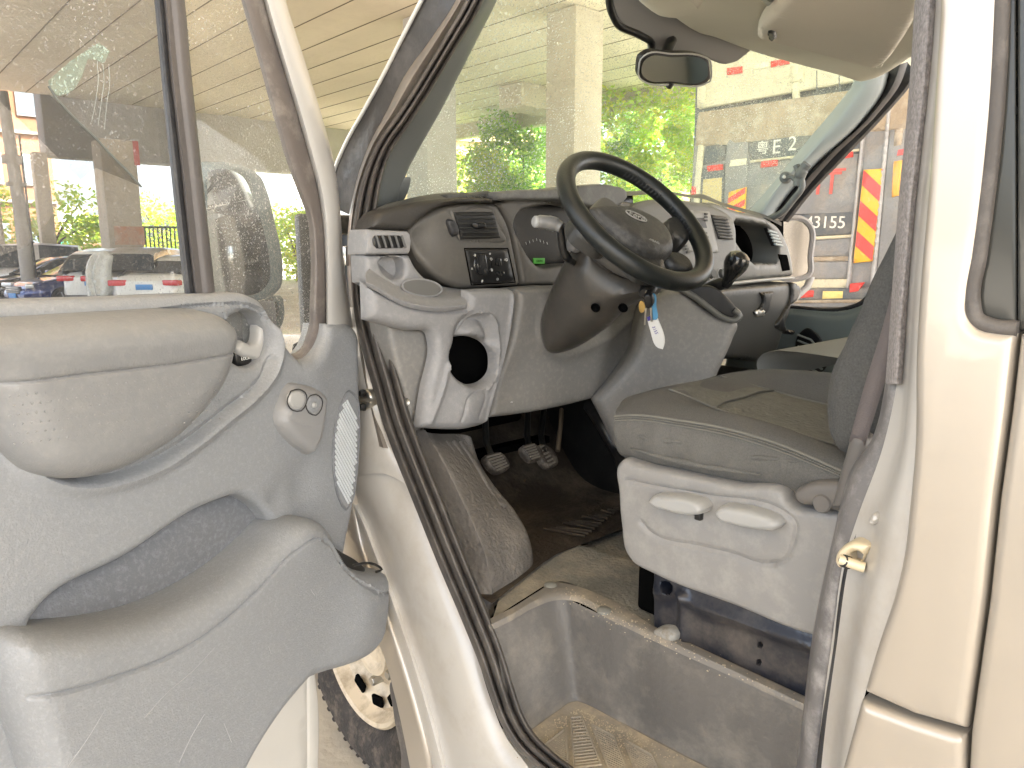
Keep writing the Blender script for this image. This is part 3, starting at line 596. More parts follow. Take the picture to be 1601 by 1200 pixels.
# ------------------------------------------------------------------ windscreen, lining, far pillar
A0 = SX(1.66).px(1335, 125); YH, ZH = A0[1], A0[2]
gb = SX(1.70).px(1170, 330)
slope = (gb[1]-YH)/(ZH-gb[2])
def ws(x, z): return YH + (ZH-z)*slope + .10*(1-((x-.9)/.82)**2)*min(1, max(0, (ZH+.1-z)/.3))
Wn = 24; wv = []; wf = []
zb = gb[2]-.22
for i in range(Wn+1):
    x = .085+(1.74-.085)*i/Wn
    for j in range(15):
        z = zb+(ZH+.09-zb)*j/14; wv.append((x, ws(x, z), z))
for i in range(Wn):
    for j in range(14):
        a = i*15+j; wf.append((a, a+1, a+16, a+15))
wind = mesh_obj('windscreen', wv, wf, gl_wind, V)
SL = Surf((0, YH, ZH), (0, .16, -1))
hl = relief('headliner', [(940, -160, 's'), (960, -60), (990, 0), (1010, 10), (1040, 23), (1062, 38), (1075, 46), (1100, 53), (1140, 68), (1175, 80), (1240, 98), (1300, 114), (1332, 124), (1345, 126), (1380, 121), (1405, 108), (1430, 92), (1520, 60, 's'), (1700, -60, 's'), (1700, -300, 's'), (900, -300, 's')], SL, liner, V, h=.03, r=.05, back=.02, g=.025,
    bumps=[(1040, 10, .05, .01)])
boxes('headliner_back', [((.95, -.38, 2.10), (1.75, 1.7, .02))], liner, V)
vz = relief('sun_visor', [(1224, -2), (1205, 20), (1187, 42), (1183, 56), (1200, 62), (1240, 72), (1300, 88), (1350, 101), (1372, 104), (1384, 98), (1404, 74), (1426, 38), (1445, 0), (1440, -60), (1300, -60)], SL.off(.05), visorm, V, h=.016, r=.014, back=.012, g=.015, bumps=[(1300, 30, .12, .006)])
relief('visor_pivot', [(1200, 50), (1212, 50), (1214, 60), (1204, 64)], SL.off(.066), blackp, vz, h=.006, r=.004, back=.02, g=.006)
relief('visor_clip', [(1366, 102), (1376, 97), (1382, 99), (1374, 107)], SL.off(.055), liner, V, h=.006, r=.004, back=.02, g=.006)
nv = relief('near_sun_visor', [(1060, -70), (1066, -5), (1078, 2), (1090, 16), (1100, 6), (1110, -10), (1150, -80)], SL.off(.045), visorm, V, h=.014, r=.012, back=.012, g=.015)
cl = relief('reading_lamp', [(1176, -12, 's'), (1202, 12, 's'), (1240, -6, 's'), (1240, -40, 's')], SL.off(.035), handlep, V, h=.008, r=.006, back=.02, g=.012)
relief('lamp_lens', [(1190, -8, 's'), (1204, 5, 's'), (1222, -6, 's'), (1215, -20, 's')], SL.off(.044), blackp, cl, h=.002, r=.003, back=.004, g=.01)
SWp = Surf((0, YH+.02, ZH), (0, -1/slope, -1)); 
relief('windscreen_band', [(958, -60, 's'), (957, 20), (965, 36), (1000, 54), (1018, 66), (1020, 84), (1032, 88, 's'), (1045, 80), (1062, 83), (1100, 90), (1135, 101), (1145, 99), (1178, 76, 's'), (1100, 30, 's'), (1000, -60, 's')], SWp.off(.02), frit, V, h=.008, r=.01, back=.012, g=.02)
tube('band_edge', curve3([(958, -60), (957, 20), (965, 36), (1000, 54), (1018, 66), (1020, 84)], SWp.off(.026)), .009, blackp, V, 8)
mr = relief('rearview_mirror', [(1003, 92), (1012, 85), (1050, 85), (1098, 89), (1108, 94), (1111, 108), (1109, 126), (1100, 131), (1050, 131), (1010, 128), (1001, 122), (1000, 105)], SWp.off(.10), blackp, V, h=.004, r=.005, back=.014, g=.01)
SMr = Surf(SWp.off(.113).px(1055, 108), (-.52, -.85, .02)); SMr.w = None
relief('mirror_face', [(1007, 95), (1014, 89), (1050, 89), (1098, 92.5), (1105, 97), (1107, 108), (1105, 122), (1098, 127), (1050, 127), (1012, 124), (1005, 118)], SWp.off(.1055), mat('mirror_tan', (.72, .7, .62), .06, 1), mr, h=0, r=0, back=0, g=.5)
tube('mirror_stalk', [SWp.off(.03).px(1050, 64), SWp.off(.06).px(1045, 74), SWp.off(.08).px(1038, 90)], .013, blackp, mr, 10)
boxes('dip_lever', [sbox((1047, 133), SWp.off(.10), (.014, .016, .012))], blackp, mr, .003)
tube('mirror_rim', np.array([SWp.off(.1).px(*q) for q in smooth_poly([(1002, 92), (1012, 84), (1050, 84), (1099, 88), (1110, 94), (1112, 108), (1110, 127), (1100, 132), (1050, 132), (1010, 129), (1000, 122), (999, 105)], True, 8)]), .0022, mat('mirror_rim_grey', (.4, .4, .38), .4), mr, 8, closed=True)
fp = strip('far_pillar_trim', [
    ([(1332, 112), (1334, 128), (1318, 152), (1260, 222), (1205, 290), (1168, 332)], 1.70),
    ([(1336, 110), (1340, 127), (1325, 155), (1267, 227), (1213, 294), (1175, 337)], 1.66),
    ([(1356, 112), (1354, 130), (1332, 165), (1267, 240), (1224, 285), (1190, 335)], 1.64),
    ([(1385, 112), (1380, 132), (1345, 185), (1272, 254), (1232, 298), (1204, 338)], 1.68),
    ([(1390, 114), (1386, 133), (1349, 190), (1276, 260), (1236, 303), (1208, 340)], 1.74)], trimlt, V, n=40, sub=4)
strip('far_door_seal', [
    ([(1388, 108), (1384, 131), (1347, 186), (1273, 255), (1233, 299), (1205, 338)], 1.73),
    ([(1408, 100), (1398, 128), (1360, 182), (1290, 249), (1245, 300), (1216, 342)], 1.70),
    ([(1420, 96), (1410, 126), (1372, 178), (1302, 247), (1255, 301), (1222, 345)], 1.74)], sealb, V, n=40, sub=3)
strip('far_window_frame', [
    ([(1418, 96), (1408, 122), (1370, 172), (1303, 242), (1254, 300), (1220, 345)], 1.77),
    ([(1432, 112), (1418, 134), (1378, 180), (1310, 252), (1262, 303), (1228, 346)], 1.775),
    ([(1436, 116), (1422, 136), (1382, 182), (1314, 254), (1266, 305), (1232, 348)], 1.80)], sealb, V, n=40, sub=2)
SG = SX(1.60)
gh = tube('grab_handle', crv([SG.px(1245, 258), SG.px(1254, 290), SG.px(1240, 312), SG.px(1222, 332), SG.px(1200, 342), SG.px(1180, 344)], 8), .011, trimdk, V, 10)
tube('handle_cap', crv([SG.px(1262, 256), SG.px(1256, 264), SG.px(1250, 276), SG.px(1246, 290)], 6), [.016]*7+[.019]*6+[.014]*6, trimdk, gh, 12)
tube('handle_arm', [SG.px(1231, 278), SG.px(1238, 276), SG.px(1250, 288)], .008, trimdk, gh, 8)
lathe('handle_boss', [(0, .02), (.008, .02), (.010, .016), (.017, .014), (.02, .006), (.02, -.02)], trimdk, gh, SX(1.62).px(1228, 277), (-1, -.3, 0), 18)
lathe('handle_screw', [(0, .024), (.006, .023), (.006, .018)], metal, gh, SX(1.62).px(1228, 277), (-1, -.3, 0), 12)
# ------------------------------------------------------------------ far door
fdr = relief('passenger_door', [(1150, 478, 's'), (1233, 480), (1330, 481), (1342, 477), (1360, 462), (1400, 425), (1440, 395), (1600, 330, 's'), (1600, 720, 's'), (1100, 720, 's')], SX(1.80), mat('far_door_plastic', (.16, .185, .18), .45, bump=.2, bscale=300), V, h=.03, r=.04, back=.05, g=.03,
    grooves=[([(1240, 487), (1335, 488), (1360, 472), (1400, 436)], .008, -.006)])
relief('passenger_window', [(1180, 500, 's'), (1600, 500, 's'), (1600, 40, 's'), (1400, 80, 's'), (1180, 320, 's')], SX(1.83), gl_clean, fdr, h=0, r=0, back=0, g=.2)
tube('window_rubber', curve3([(1180, 479), (1233, 480.5), (1325, 481.5), (1342, 476), (1362, 460), (1402, 423), (1442, 392)], 1.795), .009, sealb, fdr, 8)
fg = relief('door_speaker', [(1250, 520), (1262, 512), (1275, 520), (1288, 540), (1292, 560), (1288, 578), (1270, 585), (1252, 580), (1244, 560)], SX(1.765), blackp, fdr, h=.004, r=.006, back=.02, g=.02)
for k in range(9):
    a = SX(1.76).px(1246+k*2.2, 590-k*9+6); b = SX(1.76).px(1262+k*3.4, 596-k*7.5-2)
for k in range(8):
    x = 1244; y = 523+k*9; tube('speaker_slat', [SX(1.757).px(1247, y), SX(1.757).px(1268, y+8), SX(1.757).px(1288-(2 if k > 2 else 12-k*4), y+18)], .004, mat('far_rib_plastic', (.2, .22, .21), .5), fg, 6)
SPM = Surf((2.15, 1.42, 1.3), (-.55, -.83, 0))
pm = relief('passenger_mirror', [(1222, 340), (1262, 341), (1270, 348), (1271, 400), (1268, 430), (1255, 436), (1222, 436)], SPM, mat('far_mirror_housing', (.2, .2, .2), .5), V, h=.02, r=.02, back=.10, g=.02)
relief('mirror_pane', [(1224, 346), (1256, 347), (1263, 354), (1264, 400), (1261, 428), (1250, 432), (1224, 432)], SPM.off(.0215), mat('mirror_pane_glass', (.27, .25, .22), .12, 1), pm, h=0, r=0, back=0, g=.5)
tube('mirror_rim', np.array([SPM.off(.021).px(*q) for q in smooth_poly([(1223, 343), (1258, 344), (1266, 352), (1267, 400), (1264, 430), (1252, 435), (1223, 435)], True, 8)]), .012, mat('far_mirror_housing', (.2, .2, .2)), pm, 6, closed=True)
tube('mirror_bracket', [SPM.px(1268, 432), SPM.px(1262, 448), SPM.px(1242, 466), SPM.px(1222, 462)], .016, handlep, pm, 8)
# ------------------------------------------------------------------ dashboard
YD = 1.34
dash = boxes('dashboard', [((.93, 1.66, 1.20), (1.66, .24, .46)), ((.93, 1.80, .98), (1.8, .03, 1.0))], blackp, V, .01)
# defroster pad across the top
strip('dash_top', [
    ([(575, 352), (584, 338), (640, 318), (700, 309), (776, 309), (860, 309), (980, 306), (1044, 303), (1082, 309), (1095, 310), (1126, 320), (1164, 332), (1202, 343), (1222, 353)], SY(YD-.01)),
    ([(573, 344), (582, 331), (640, 311), (700, 302), (776, 303), (860, 303), (980, 299), (1044, 299), (1082, 305), (1094, 304), (1126, 316), (1164, 328), (1202, 339), (1222, 349)], SY(YD+.03)),
    ([(585, 335), (605, 324), (645, 309), (700, 301), (776, 302), (860, 302), (980, 299), (1044, 299), (1082, 304), (1094, 303), (1126, 315), (1164, 326), (1202, 337), (1222, 347)], SY(YD+.12)),
    ([(603, 330), (625, 321), (650, 312), (700, 305), (776, 304), (860, 303), (980, 301), (1044, 302), (1082, 306), (1094, 307), (1126, 318), (1164, 329), (1202, 338), (1222, 348)], SY(YD+.20))], padm, dash, n=90, sub=4)
SF = SY(YD)
# left overhang (dark wedge under the pad)
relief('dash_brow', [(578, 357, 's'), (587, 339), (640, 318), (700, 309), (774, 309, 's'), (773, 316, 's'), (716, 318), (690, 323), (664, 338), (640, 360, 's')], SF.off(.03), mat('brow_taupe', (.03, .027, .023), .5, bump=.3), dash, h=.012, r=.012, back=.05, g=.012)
pod = relief('dash_pod', [(642, 360), (662, 338), (688, 324), (716, 318), (768, 318, 's'), (776, 318, 's'), (793, 350), (803, 390), (809, 422), (813, 446, 's'), (770, 449), (724, 451), (705, 446), (680, 433), (660, 410), (647, 385)], SF, dashd, dash, h=.02, r=.012, back=.05, g=.01,
    grooves=[([(700, 329), (770, 329), (777, 350), (790, 374), (735, 377), (722, 377), (703, 335)], .003, -.003)], bumps=[(650, 370, .05, -.02)])
SV = SF.off(.021)
av = relief('air_vent', [(710, 331, 's'), (772, 331, 's'), (783, 372, 's'), (722, 374, 's')], SV, blackp, pod, h=.003, r=.003, back=.01, g=.02)
for k in range(6):
    y = 335+k*7; x0 = 711+k*1.9; x1 = 772+k*1.9
    tube('vent_slat', [SV.off(.006).px(x0+1, y), SV.off(.006).px(x1-1, y)], .0019, mat('slat_black', (.035, .035, .033), .35), av, 6)
relief('vent_tab', [(741, 349), (751, 347), (762, 349), (763, 355), (752, 357), (742, 356)], SV.off(.008), blackp, av, h=.008, r=.004, back=.004, g=.006)
relief('vent_wheel', [(702, 342), (707, 342), (716, 368), (710, 370), (704, 360)], SV, sealb, pod, h=.008, r=.005, back=.01, g=.006)
lp = relief('light_switch_panel', [(727, 389, 's'), (793, 389, 's'), (804, 440, 's'), (738, 444, 's')], SF.off(.017), blackp, pod, h=.007, r=.003, back=.02, g=.012)
tube('panel_gasket', np.array([SF.off(.021).px(*q) for q in smooth_poly([(726, 388, 's'), (794, 388, 's'), (805.5, 441, 's'), (737, 445, 's')], True, 6)]), .0015, deep, lp, 6, closed=True)
kn = lathe('light_switch', [(0, .012), (.017, .012), (.021, .008), (.022, .0), (.024, -.001)], mat('knob_black', (.02, .02, .02), .2, coat=.5), lp, SF.off(.026).px(754, 413), (0, -1, 0), 36)
boxes('switch_grip', [(tuple(SF.off(.044).px(754, 413)), (.010, .026, .046), Matrix.Rotation(R(-12), 4, 'Y'))], mat('knob_black', (0, 0, 0)), kn, .003)
boxes('dimmer_switch', [(tuple(SF.off(.030).px(779, 409)), (.010, .014, .018)), (tuple(SF.off(.030).px(781, 427)), (.016, .02, .010))], mat('knob_black', (0, 0, 0)), lp, .003)
for (x, y, b) in ((742, 399, '·0'), (738, 420, '≡'), (766, 396, 'o'), (769, 422, '0'), (791, 406, '≡D'), (768, 405, 'D'), (778, 436, '⊙'), (754, 439, '#')):
    text('switch_mark', b, SF.off(.0255).px(x, y), SF, .009, white_ink, lp, .0003)
# top defroster outlet
dfv = relief('defroster_vent', [(716, 308, 's'), (757, 306, 's'), (764, 310, 's'), (722, 313, 's')], SF.off(.024), blackp, dash, h=.002, r=.002, back=.006, g=.02)
relief('defroster_surround', [(700, 307), (740, 302), (764, 298, 's'), (772, 301), (776, 311, 's'), (764, 313), (720, 315), (704, 314)], SF.off(.012), padm, dash, h=.006, r=.005, back=.05, g=.01)
for k in range(5): tube('vent_bar', [SF.off(.029).px(719+k*10, 307.5-.5*k), SF.off(.029).px(726+k*10, 313-.4*k)], .002, padm, dfv, 6)
# cluster surround
cs = relief('cluster_surround', [(777, 318, 's'), (786, 313), (860, 311), (960, 311), (1010, 320, 's'), (1010, 460, 's'), (857, 446), (816, 446, 's'), (811, 422), (805, 390), (795, 350)], SF.off(-.005), dashd, dash, h=.02, r=.01, back=.06, g=.012,
    holes=[[(803, 345), (811, 332), (828, 325), (857, 320), (900, 319), (960, 322), (975, 400), (880, 413, 's'), (838, 414), (827, 402), (812, 376)]], hr=.008)
clu = relief('instrument_cluster', [(790, 310, 's'), (990, 305, 's'), (990, 430, 's'), (800, 430, 's')], SF.off(-.045), mat('gauge_black', (.006, .006, .006), .25), cs, h=.002, r=.002, back=.01, g=.05)
for gx, gy, gr in ((828, 362, .045), (905, 352, .05)):
    pass
relief('green_display', [(834, 403, 's'), (852, 403, 's'), (852, 412, 's'), (835, 412, 's')], SF.off(-.041), mat('lcd_green', (.02, .12, .01), .3, emit=((.05, .3, .02), .06)), clu, h=.001, r=.001, back=.002, g=.02)
text('display_digits', '128394', SF.off(-.0395).px(843, 408), SF, .008, deep, clu, .0002)
for k in range(7):
    tube('gauge_mark', [SF.off(-.042).px(822+k*5.5, 372-abs(k-3)*-2.0), SF.off(-.042).px(823+k*5.5, 376-abs(k-3)*-2.0)], .0007, white_ink, clu, 4)
relief('cluster_hood', [(776, 300, 's'), (800, 297), (857, 295), (961, 290), (975, 294), (983, 303, 's'), (980, 309), (860, 312), (778, 312, 's')], SF.off(.04), mat('hood_grey', (.11, .11, .105), .55, bump=.5, bscale=300, dirt=(.3, .3, .27), dscale=20, damt=.3), dash, h=.012, r=.006, back=.12, g=.012)
# side vent and shelf with cup holder
sc = relief('side_console', [(575, 358, 's'), (640, 361, 's'), (643, 376, 's'), (641, 397, 's'), (571, 398, 's'), (572, 375, 's')], SF.off(.035), dashl, dash, h=.012, r=.005, back=.06, g=.01)
relief('side_vent', [(583, 370), (586, 367, 's'), (628, 367, 's'), (631, 372), (633, 388, 's'), (589, 389, 's'), (584, 384)], SF.off(.044), blackp, sc, h=.005, r=.003, back=.01, g=.01)
for k in range(5): tube('vent_fin', [SF.off(.053).px(588+k*10, 368), SF.off(.053).px(594+k*10, 387)], .0026, mat('fin_grey', (.09, .09, .09), .5), sc, 6)
relief('key_tray_wall', [(571, 399, 's'), (610, 399), (640, 399, 's'), (648, 415), (662, 432), (690, 448, 's'), (650, 470), (600, 456), (573, 442, 's')], SF.off(.03), dashl, dash, h=.010, r=.010, back=.05, g=.01,
    holes=[[(594, 407), (600, 403), (628, 404), (633, 420), (628, 434), (608, 434), (598, 424)]])
relief('key_tray', [(585, 400, 's'), (640, 400, 's'), (640, 440, 's'), (590, 440, 's')], SF.off(.0), dashl, dash, h=.003, r=.003, back=.01, g=.02)
zs = SF.off(.05).px(660, 475)[2]
strip('cup_shelf', [
    ([(572, 447), (590, 456), (606, 466), (628, 477), (655, 484), (692, 487), (729, 482)], SF.off(.076)),
    ([(572, 441), (590, 449), (606, 459), (628, 470), (655, 477), (692, 480), (729, 477)], SF.off(.084)),
    ([(572, 438), (590, 446), (606, 456), (628, 467), (655, 474), (692, 477), (729, 474)], SF.off(.078)),
    ([(573, 425), (592, 436), (612, 448), (635, 458), (660, 464), (694, 466), (728, 464)], SF.off(.055)),
    ([(590, 408), (612, 428), (630, 436), (650, 440), (680, 445), (700, 449), (725, 452)], SF.off(.0))], dashl, dash, n=40, sub=4)
chd = tube('cup_holder', np.array([SF.off(.050).px(660+30.5*math.cos(t)-4*math.sin(t)*0, 449.5+12.5*math.sin(t)+3*math.cos(t)) for t in np.linspace(0, 2*math.pi, 40, endpoint=False)]), .0028, dashl, dash, 8, closed=True)
relief('cup_holder_well', [(632, 444), (645, 438), (662, 438), (680, 443), (690, 452), (684, 459), (665, 461), (645, 457), (633, 450)], SF.off(.060), mat('cup_well_plastic', (.12, .118, .11), .5), chd, h=-.006, r=.02, back=.002, g=.01)
# knee bolsters
kb = relief('knee_panel', [(571, 440, 's'), (590, 450), (606, 459), (628, 470), (655, 477), (692, 481), (729, 478, 's'), (730, 453, 's'), (765, 451), (802, 451, 's'), (806, 460), (802, 500), (792, 550), (776, 610), (766, 640), (758, 662), (735, 669), (680, 672), (654, 670, 's'), (664, 610), (676, 535), (672, 521), (640, 517), (605, 509), (573, 500, 's')], SF.off(.05), dashl, dash, h=.03, r=.02, back=.0, g=.01,
    holes=[[(701, 562), (704, 545), (712, 530), (728, 526), (745, 528), (760, 536), (769, 548), (772, 565), (769, 584), (755, 598), (738, 602), (718, 594), (706, 580)]], hr=.012,
    grooves=[([(697, 575), (703, 545), (718, 515), (735, 494), (755, 488), (768, 497), (774, 520), (775, 560), (770, 590), (758, 606)], .0035, .006),
             ([(715, 525), (722, 508), (738, 498), (752, 500), (762, 515), (765, 530)], .013, -.022),
             ([(798, 455), (795, 500), (784, 560), (770, 605), (755, 655)], .005, .005), ([(572, 445), (600, 462), (640, 480), (690, 488), (729, 485)], .004, -.004),
             ([(668, 660), (690, 600), (697, 570)], .007, .006), ([(712, 655), (725, 618), (735, 612), (752, 612), (740, 650)], .003, -.003)],
    bumps=[(725, 640, .05, .02)])
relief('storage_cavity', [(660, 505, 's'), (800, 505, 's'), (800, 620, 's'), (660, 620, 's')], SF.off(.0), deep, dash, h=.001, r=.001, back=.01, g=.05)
kp = relief('kick_panel', [(604, 505, 's'), (640, 512), (676, 516, 's'), (682, 535), (672, 600), (660, 672, 's'), (642, 674), (636, 640), (624, 590), (612, 545)], SF.off(.025), dashg, dash, h=.012, r=.01, back=.06, g=.012)
lathe('trim_screw', [(0, .004), (.004, .004), (.007, .006), (.009, .002), (.009, -.01)], metal, kp, SF.off(.037).px(634, 628), (0, -1, 0), 16)
kr = relief('column_panel', [(804, 451, 's'), (857, 447), (870, 447, 's'), (1030, 440, 's'), (1010, 500), (985, 552), (955, 592), (924, 625, 's'), (880, 636), (820, 648), (764, 655, 's'), (775, 612), (793, 552), (803, 500), (807, 460)], SF.off(.04), dashg, dash, h=.03, r=.015, back=.03, g=.013,
    grooves=[([(850, 470), (842, 515), (850, 545), (872, 556), (905, 546), (950, 525), (985, 495)], .012, .008)], bumps=[(800, 600, .08, -.015)])
text('scuff_mark', '~', SF.off(.072).px(800, 628), SF, .012, white_ink, kr, .0002)
# centre stack
SC = Surf(SF.px(1090, 360)+np.array([0, -.06, 0]), (-.10, -1, .25))
cst = relief('centre_stack', [(990, 318), (1044, 309), (1082, 313), (1100, 316), (1128, 326), (1145, 340), (1152, 380), (1150, 400), (1136, 420), (1120, 445), (1050, 450), (1000, 440)], SC, mat('stack_grey', (.13, .128, .118), .45, bump=.2), dash, h=.02, r=.02, back=.15, g=.015)
rd = relief('radio', [(1062, 326, 's'), (1110, 330, 's'), (1124, 395, 's'), (1070, 392, 's')], SC.off(.02), mat('radio_grey', (.2, .195, .18), .4), cst, h=.004, r=.003, back=.01, g=.02)
relief('radio_display', [(1082, 340, 's'), (1101, 340, 's'), (1106, 356, 's'), (1085, 356, 's')], SC.off(.024), blackp, rd, h=.001, r=.001, back=.002, g=.02)
bl = []
for k in range(5):
    bl.append(sbox((1103+k*1.9, 364+k*6.5), SC.off(.026), (.013, .006, .005)))
    bl.append(sbox((1066+k*2.6, 374+k*5), SC.off(.026), (.014, .006, .005)))
bl += [sbox((1104, 334+k*5), SC.off(.026), (.014, .005, .004)) for k in range(3)]
for k, b in enumerate(bl): boxes('radio_button', [b], padm, rd, .001)
for x in (1111, 1128):
    lathe('climate_knob', [(0, .012), (.012, .012), (.015, .008), (.016, 0)], padm, cst, SC.off(.02).px(x, 428), SC.N, 20)
    tube('knob_ring', [SC.off(.03).px(x, 428)+.016*(math.cos(t)*SC.U+math.sin(t)*SC.V) for t in np.linspace(0, 6.283, 20, endpoint=False)], .0012, handlep, cst, 5, closed=True)
cv = relief('centre_vent', [(1112, 335, 's'), (1137, 338, 's'), (1146, 374, 's'), (1124, 373, 's')], SC.off(.021), blackp, cst, h=.003, r=.003, back=.01, g=.02)
for k in range(7): tube('centre_vent_slat', [SC.off(.028).px(1114+k*1.8, 340+k*5), SC.off(.028).px(1138+k*1.3, 343+k*5)], .0026, padm, cv, 6)
# passenger side of the dashboard
SR = SY(1.34)
pf = relief('passenger_dash', [(1110, 316), (1150, 328), (1200, 342), (1214, 352), (1228, 375), (1236, 400), (1240, 432, 's'), (1200, 436), (1150, 441), (1120, 444, 's'), (1105, 400)], SR.off(.02), mat('stack_grey', (0, 0, 0)), dash, h=.02, r=.015, back=.08, g=.015,
    holes=[[(1146, 348), (1149, 344, 's'), (1196, 352, 's'), (1202, 358), (1215, 404), (1213, 411, 's'), (1176, 410, 's'), (1168, 402)]], hr=.008)
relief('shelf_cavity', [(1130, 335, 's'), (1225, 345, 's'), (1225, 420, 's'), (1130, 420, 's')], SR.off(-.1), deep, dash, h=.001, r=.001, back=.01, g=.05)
fv = relief('far_vent', [(1199, 356, 's'), (1213, 360, 's'), (1225, 385, 's'), (1211, 384, 's')], SR.off(.04), blackp, pf, h=.003, r=.003, back=.01, g=.02)
for k in range(5): tube('far_vent_slat', [SR.off(.047).px(1202+k*2.3, 361+k*5), SR.off(.047).px(1214+k*2.3, 364+k*5)], .004, trimlt, fv, 6)
relief('far_slot', [(1218, 397, 's'), (1231, 398, 's'), (1236, 422, 's'), (1224, 424, 's')], SR.off(.041), deep, pf, h=.002, r=.002, back=.004, g=.02)
tube('dash_bright_line', curve3([(1120, 446), (1160, 441), (1200, 437), (1240, 434)], SR.off(.05)), .006, mat('dash_strip', (.3, .3, .28), .35), dash, 8)
gb_ = relief('glovebox', [(1118, 452, 's'), (1160, 447), (1200, 444), (1241, 441, 's'), (1238, 470), (1226, 510), (1205, 560), (1130, 560, 's'), (1105, 560, 's'), (1110, 500)], SR.off(.04), mat('glovebox_plastic', (.055, .055, .051), .4, bump=.2), dash, h=.02, r=.015, back=.08, g=.02)
relief('glovebox_handle', [(1190, 457, 's'), (1211, 455, 's'), (1206, 470), (1198, 490), (1183, 493, 's'), (1180, 488), (1188, 482), (1194, 468)], SR.off(.062), blackp, gb_, h=.008, r=.005, back=.01, g=.01)
relief('glovebox_catch', [(1182, 487), (1198, 485), (1197, 492), (1184, 494)], SR.off(.068), metal, gb_, h=.004, r=.004, back=.006, g=.01)
relief('dash_end_panel', [(1241, 441), (1250, 446), (1247, 468), (1234, 480), (1226, 500), (1232, 515), (1245, 518), (1244, 522), (1230, 520), (1214, 512), (1224, 490), (1236, 470)], SR.off(.06), blackp, dash, h=.01, r=.008, back=.1, g=.015)
# gear console
SK = S3(tuple(SY(1.22).px(985, 482)), tuple(SX(.84).px(1140, 500)), tuple(SX(.74).px(1060, 640)))
gc = relief('gear_console', [(1012, 470), (1040, 452), (1066, 452), (1095, 475), (1125, 492), (1150, 500), (1155, 505), (1148, 530), (1128, 575), (1100, 640, 's'), (1060, 720, 's'), (975, 712), (962, 700), (945, 665), (924, 624, 's'), (955, 592), (985, 552)], SK, dashg, dash, h=.03, r=.03, back=.25, g=.02, bumps=[(1010, 560, .12, .015)])
tube('console_rim', curve3([(1064, 452), (1085, 463), (1110, 482), (1132, 497), (1150, 500), (1157, 494), (1148, 484)], SK.off(.03)), .008, mat('rim_gloss', (.12, .12, .11), .3), gc, 10)
relief('gaiter_surround', [(1066, 456), (1085, 448), (1110, 446), (1140, 468), (1152, 488), (1146, 496), (1128, 492), (1105, 478), (1084, 464)], SK.off(.022), blackp, gc, h=.008, r=.006, back=.02, g=.012, tp_=0)
GP = SK.off(.0).px(1118, 462) + np.array([.02, .06, 0])
gl_ = tube('gear_lever', crv([GP+np.array([0, .0, -.08]), GP+np.array([0, -.005, .0]), SX(GP[0]).px(1133, 440), SX(GP[0]).px(1140, 425)], 6), [.02]*6+[.016]*6+[.011]*7, blackp, V, 12)
K0 = SX(GP[0]).px(1144, 426)
kax = SX(GP[0]).px(1157, 390)-SX(GP[0]).px(1140, 425); 
lathe('gear_knob', [(.010, -.04), (.014, -.03), (.016, -.012), (.024, .004), (.030, .02), (.031, .034), (.026, .048), (.014, .056), (0, .058)], mat('knob_gloss', (.015, .015, .015), .18, coat=.5), gl_, K0-.0*kax, kax, 24)
pts = []
gt = []
for k in range(9):
    f = k/8; pts.append(((.06-.045*f)*(1.0+.16*(k % 2)), -.055+.075*f))
lathe('gear_gaiter', [(r, z) for r, z in pts], mat('gaiter_leather', (.03, .03, .03), .45, bump=.5), gl_, GP+np.array([-.005, -.01, -.01]), (0, -.15, 1), 20)
# ------------------------------------------------------------------ steering column and wheel
WC = np.array([.41, 1.006, 1.456]); be = R(44); WN = np.array([0, -math.cos(be), math.sin(be)])
e1 = np.array([1., 0, 0]); e2 = np.cross(WN, e1); e2 = e2 if e2[2] > 0 else -e2
RW = .1765
SCm = Surf(WC - WN*.22, np.cross(WN, np.cross(CAM-WC, WN)))
col = relief('steering_column', [(905, 385), (925, 372), (960, 400), (1002, 425), (1030, 444), (1028, 462), (1004, 470), (978, 486), (948, 515), (915, 538), (890, 549), (868, 552), (855, 545), (846, 525), (844, 500), (850, 475), (865, 440), (882, 408)], SCm, mat('column_shroud', (.05, .046, .04), .34, bump=.2, bscale=400, dirt=(.13, .11, .09), dscale=8, damt=.3), V, h=.08, r=.085, back=.08, g=.012, tp_=.25)
relief('column_collar', [(897, 362), (903, 345), (920, 332), (950, 350), (990, 385), (1030, 420), (1036, 434), (1020, 442), (1000, 446), (970, 440), (935, 420), (910, 398), (899, 382)], SCm.off(.045), mat('collar_grey', (.11, .105, .096), .45, bump=.2), col, h=.05, r=.05, back=.06, g=.01)
for x, y in ((931, 481), (974, 481)):
    lathe('column_screw_hole', [(0, -.006), (.006, -.005), (.009, .002), (.011, .0)], deep, col, SCm.off(.083).px(x, y), SCm.N, 14)
sk_ = tube('wiper_stalk', crv([SCm.off(.05).px(897, 410), SCm.off(.09).px(888, 404), SCm.off(.10).px(881, 392), SCm.off(.10).px(878, 372), SCm.off(.10).px(876, 355)], 6), [.007]*6+[.009]*6+[.008]*13, blackp, col, 10)
tube('stalk_head', crv([SCm.off(.10).px(878, 356), SCm.off(.10).px(866, 350), SCm.off(.11).px(852, 347), SCm.off(.12).px(838, 346)], 5), [.012]*4+[.015]*5+[.014]*5+[.012]*2, mat('stalk_grey', (.17, .17, .165), .3), sk_, 12)
lathe('stalk_end', [(0, .004), (.009, .003), (.012, 0), (.0125, -.012)], handlep, sk_, SCm.off(.123).px(836, 346), SCm.off(.123).px(834, 345.9)-SCm.off(.11).px(846, 347.2), 14)
relief('stalk_boot', [(890, 366), (899, 362), (903, 380), (908, 392), (898, 400), (890, 395), (886, 400), (882, 385)], SCm.off(.03), dashl, col, h=.03, r=.02, back=.03, g=.01)
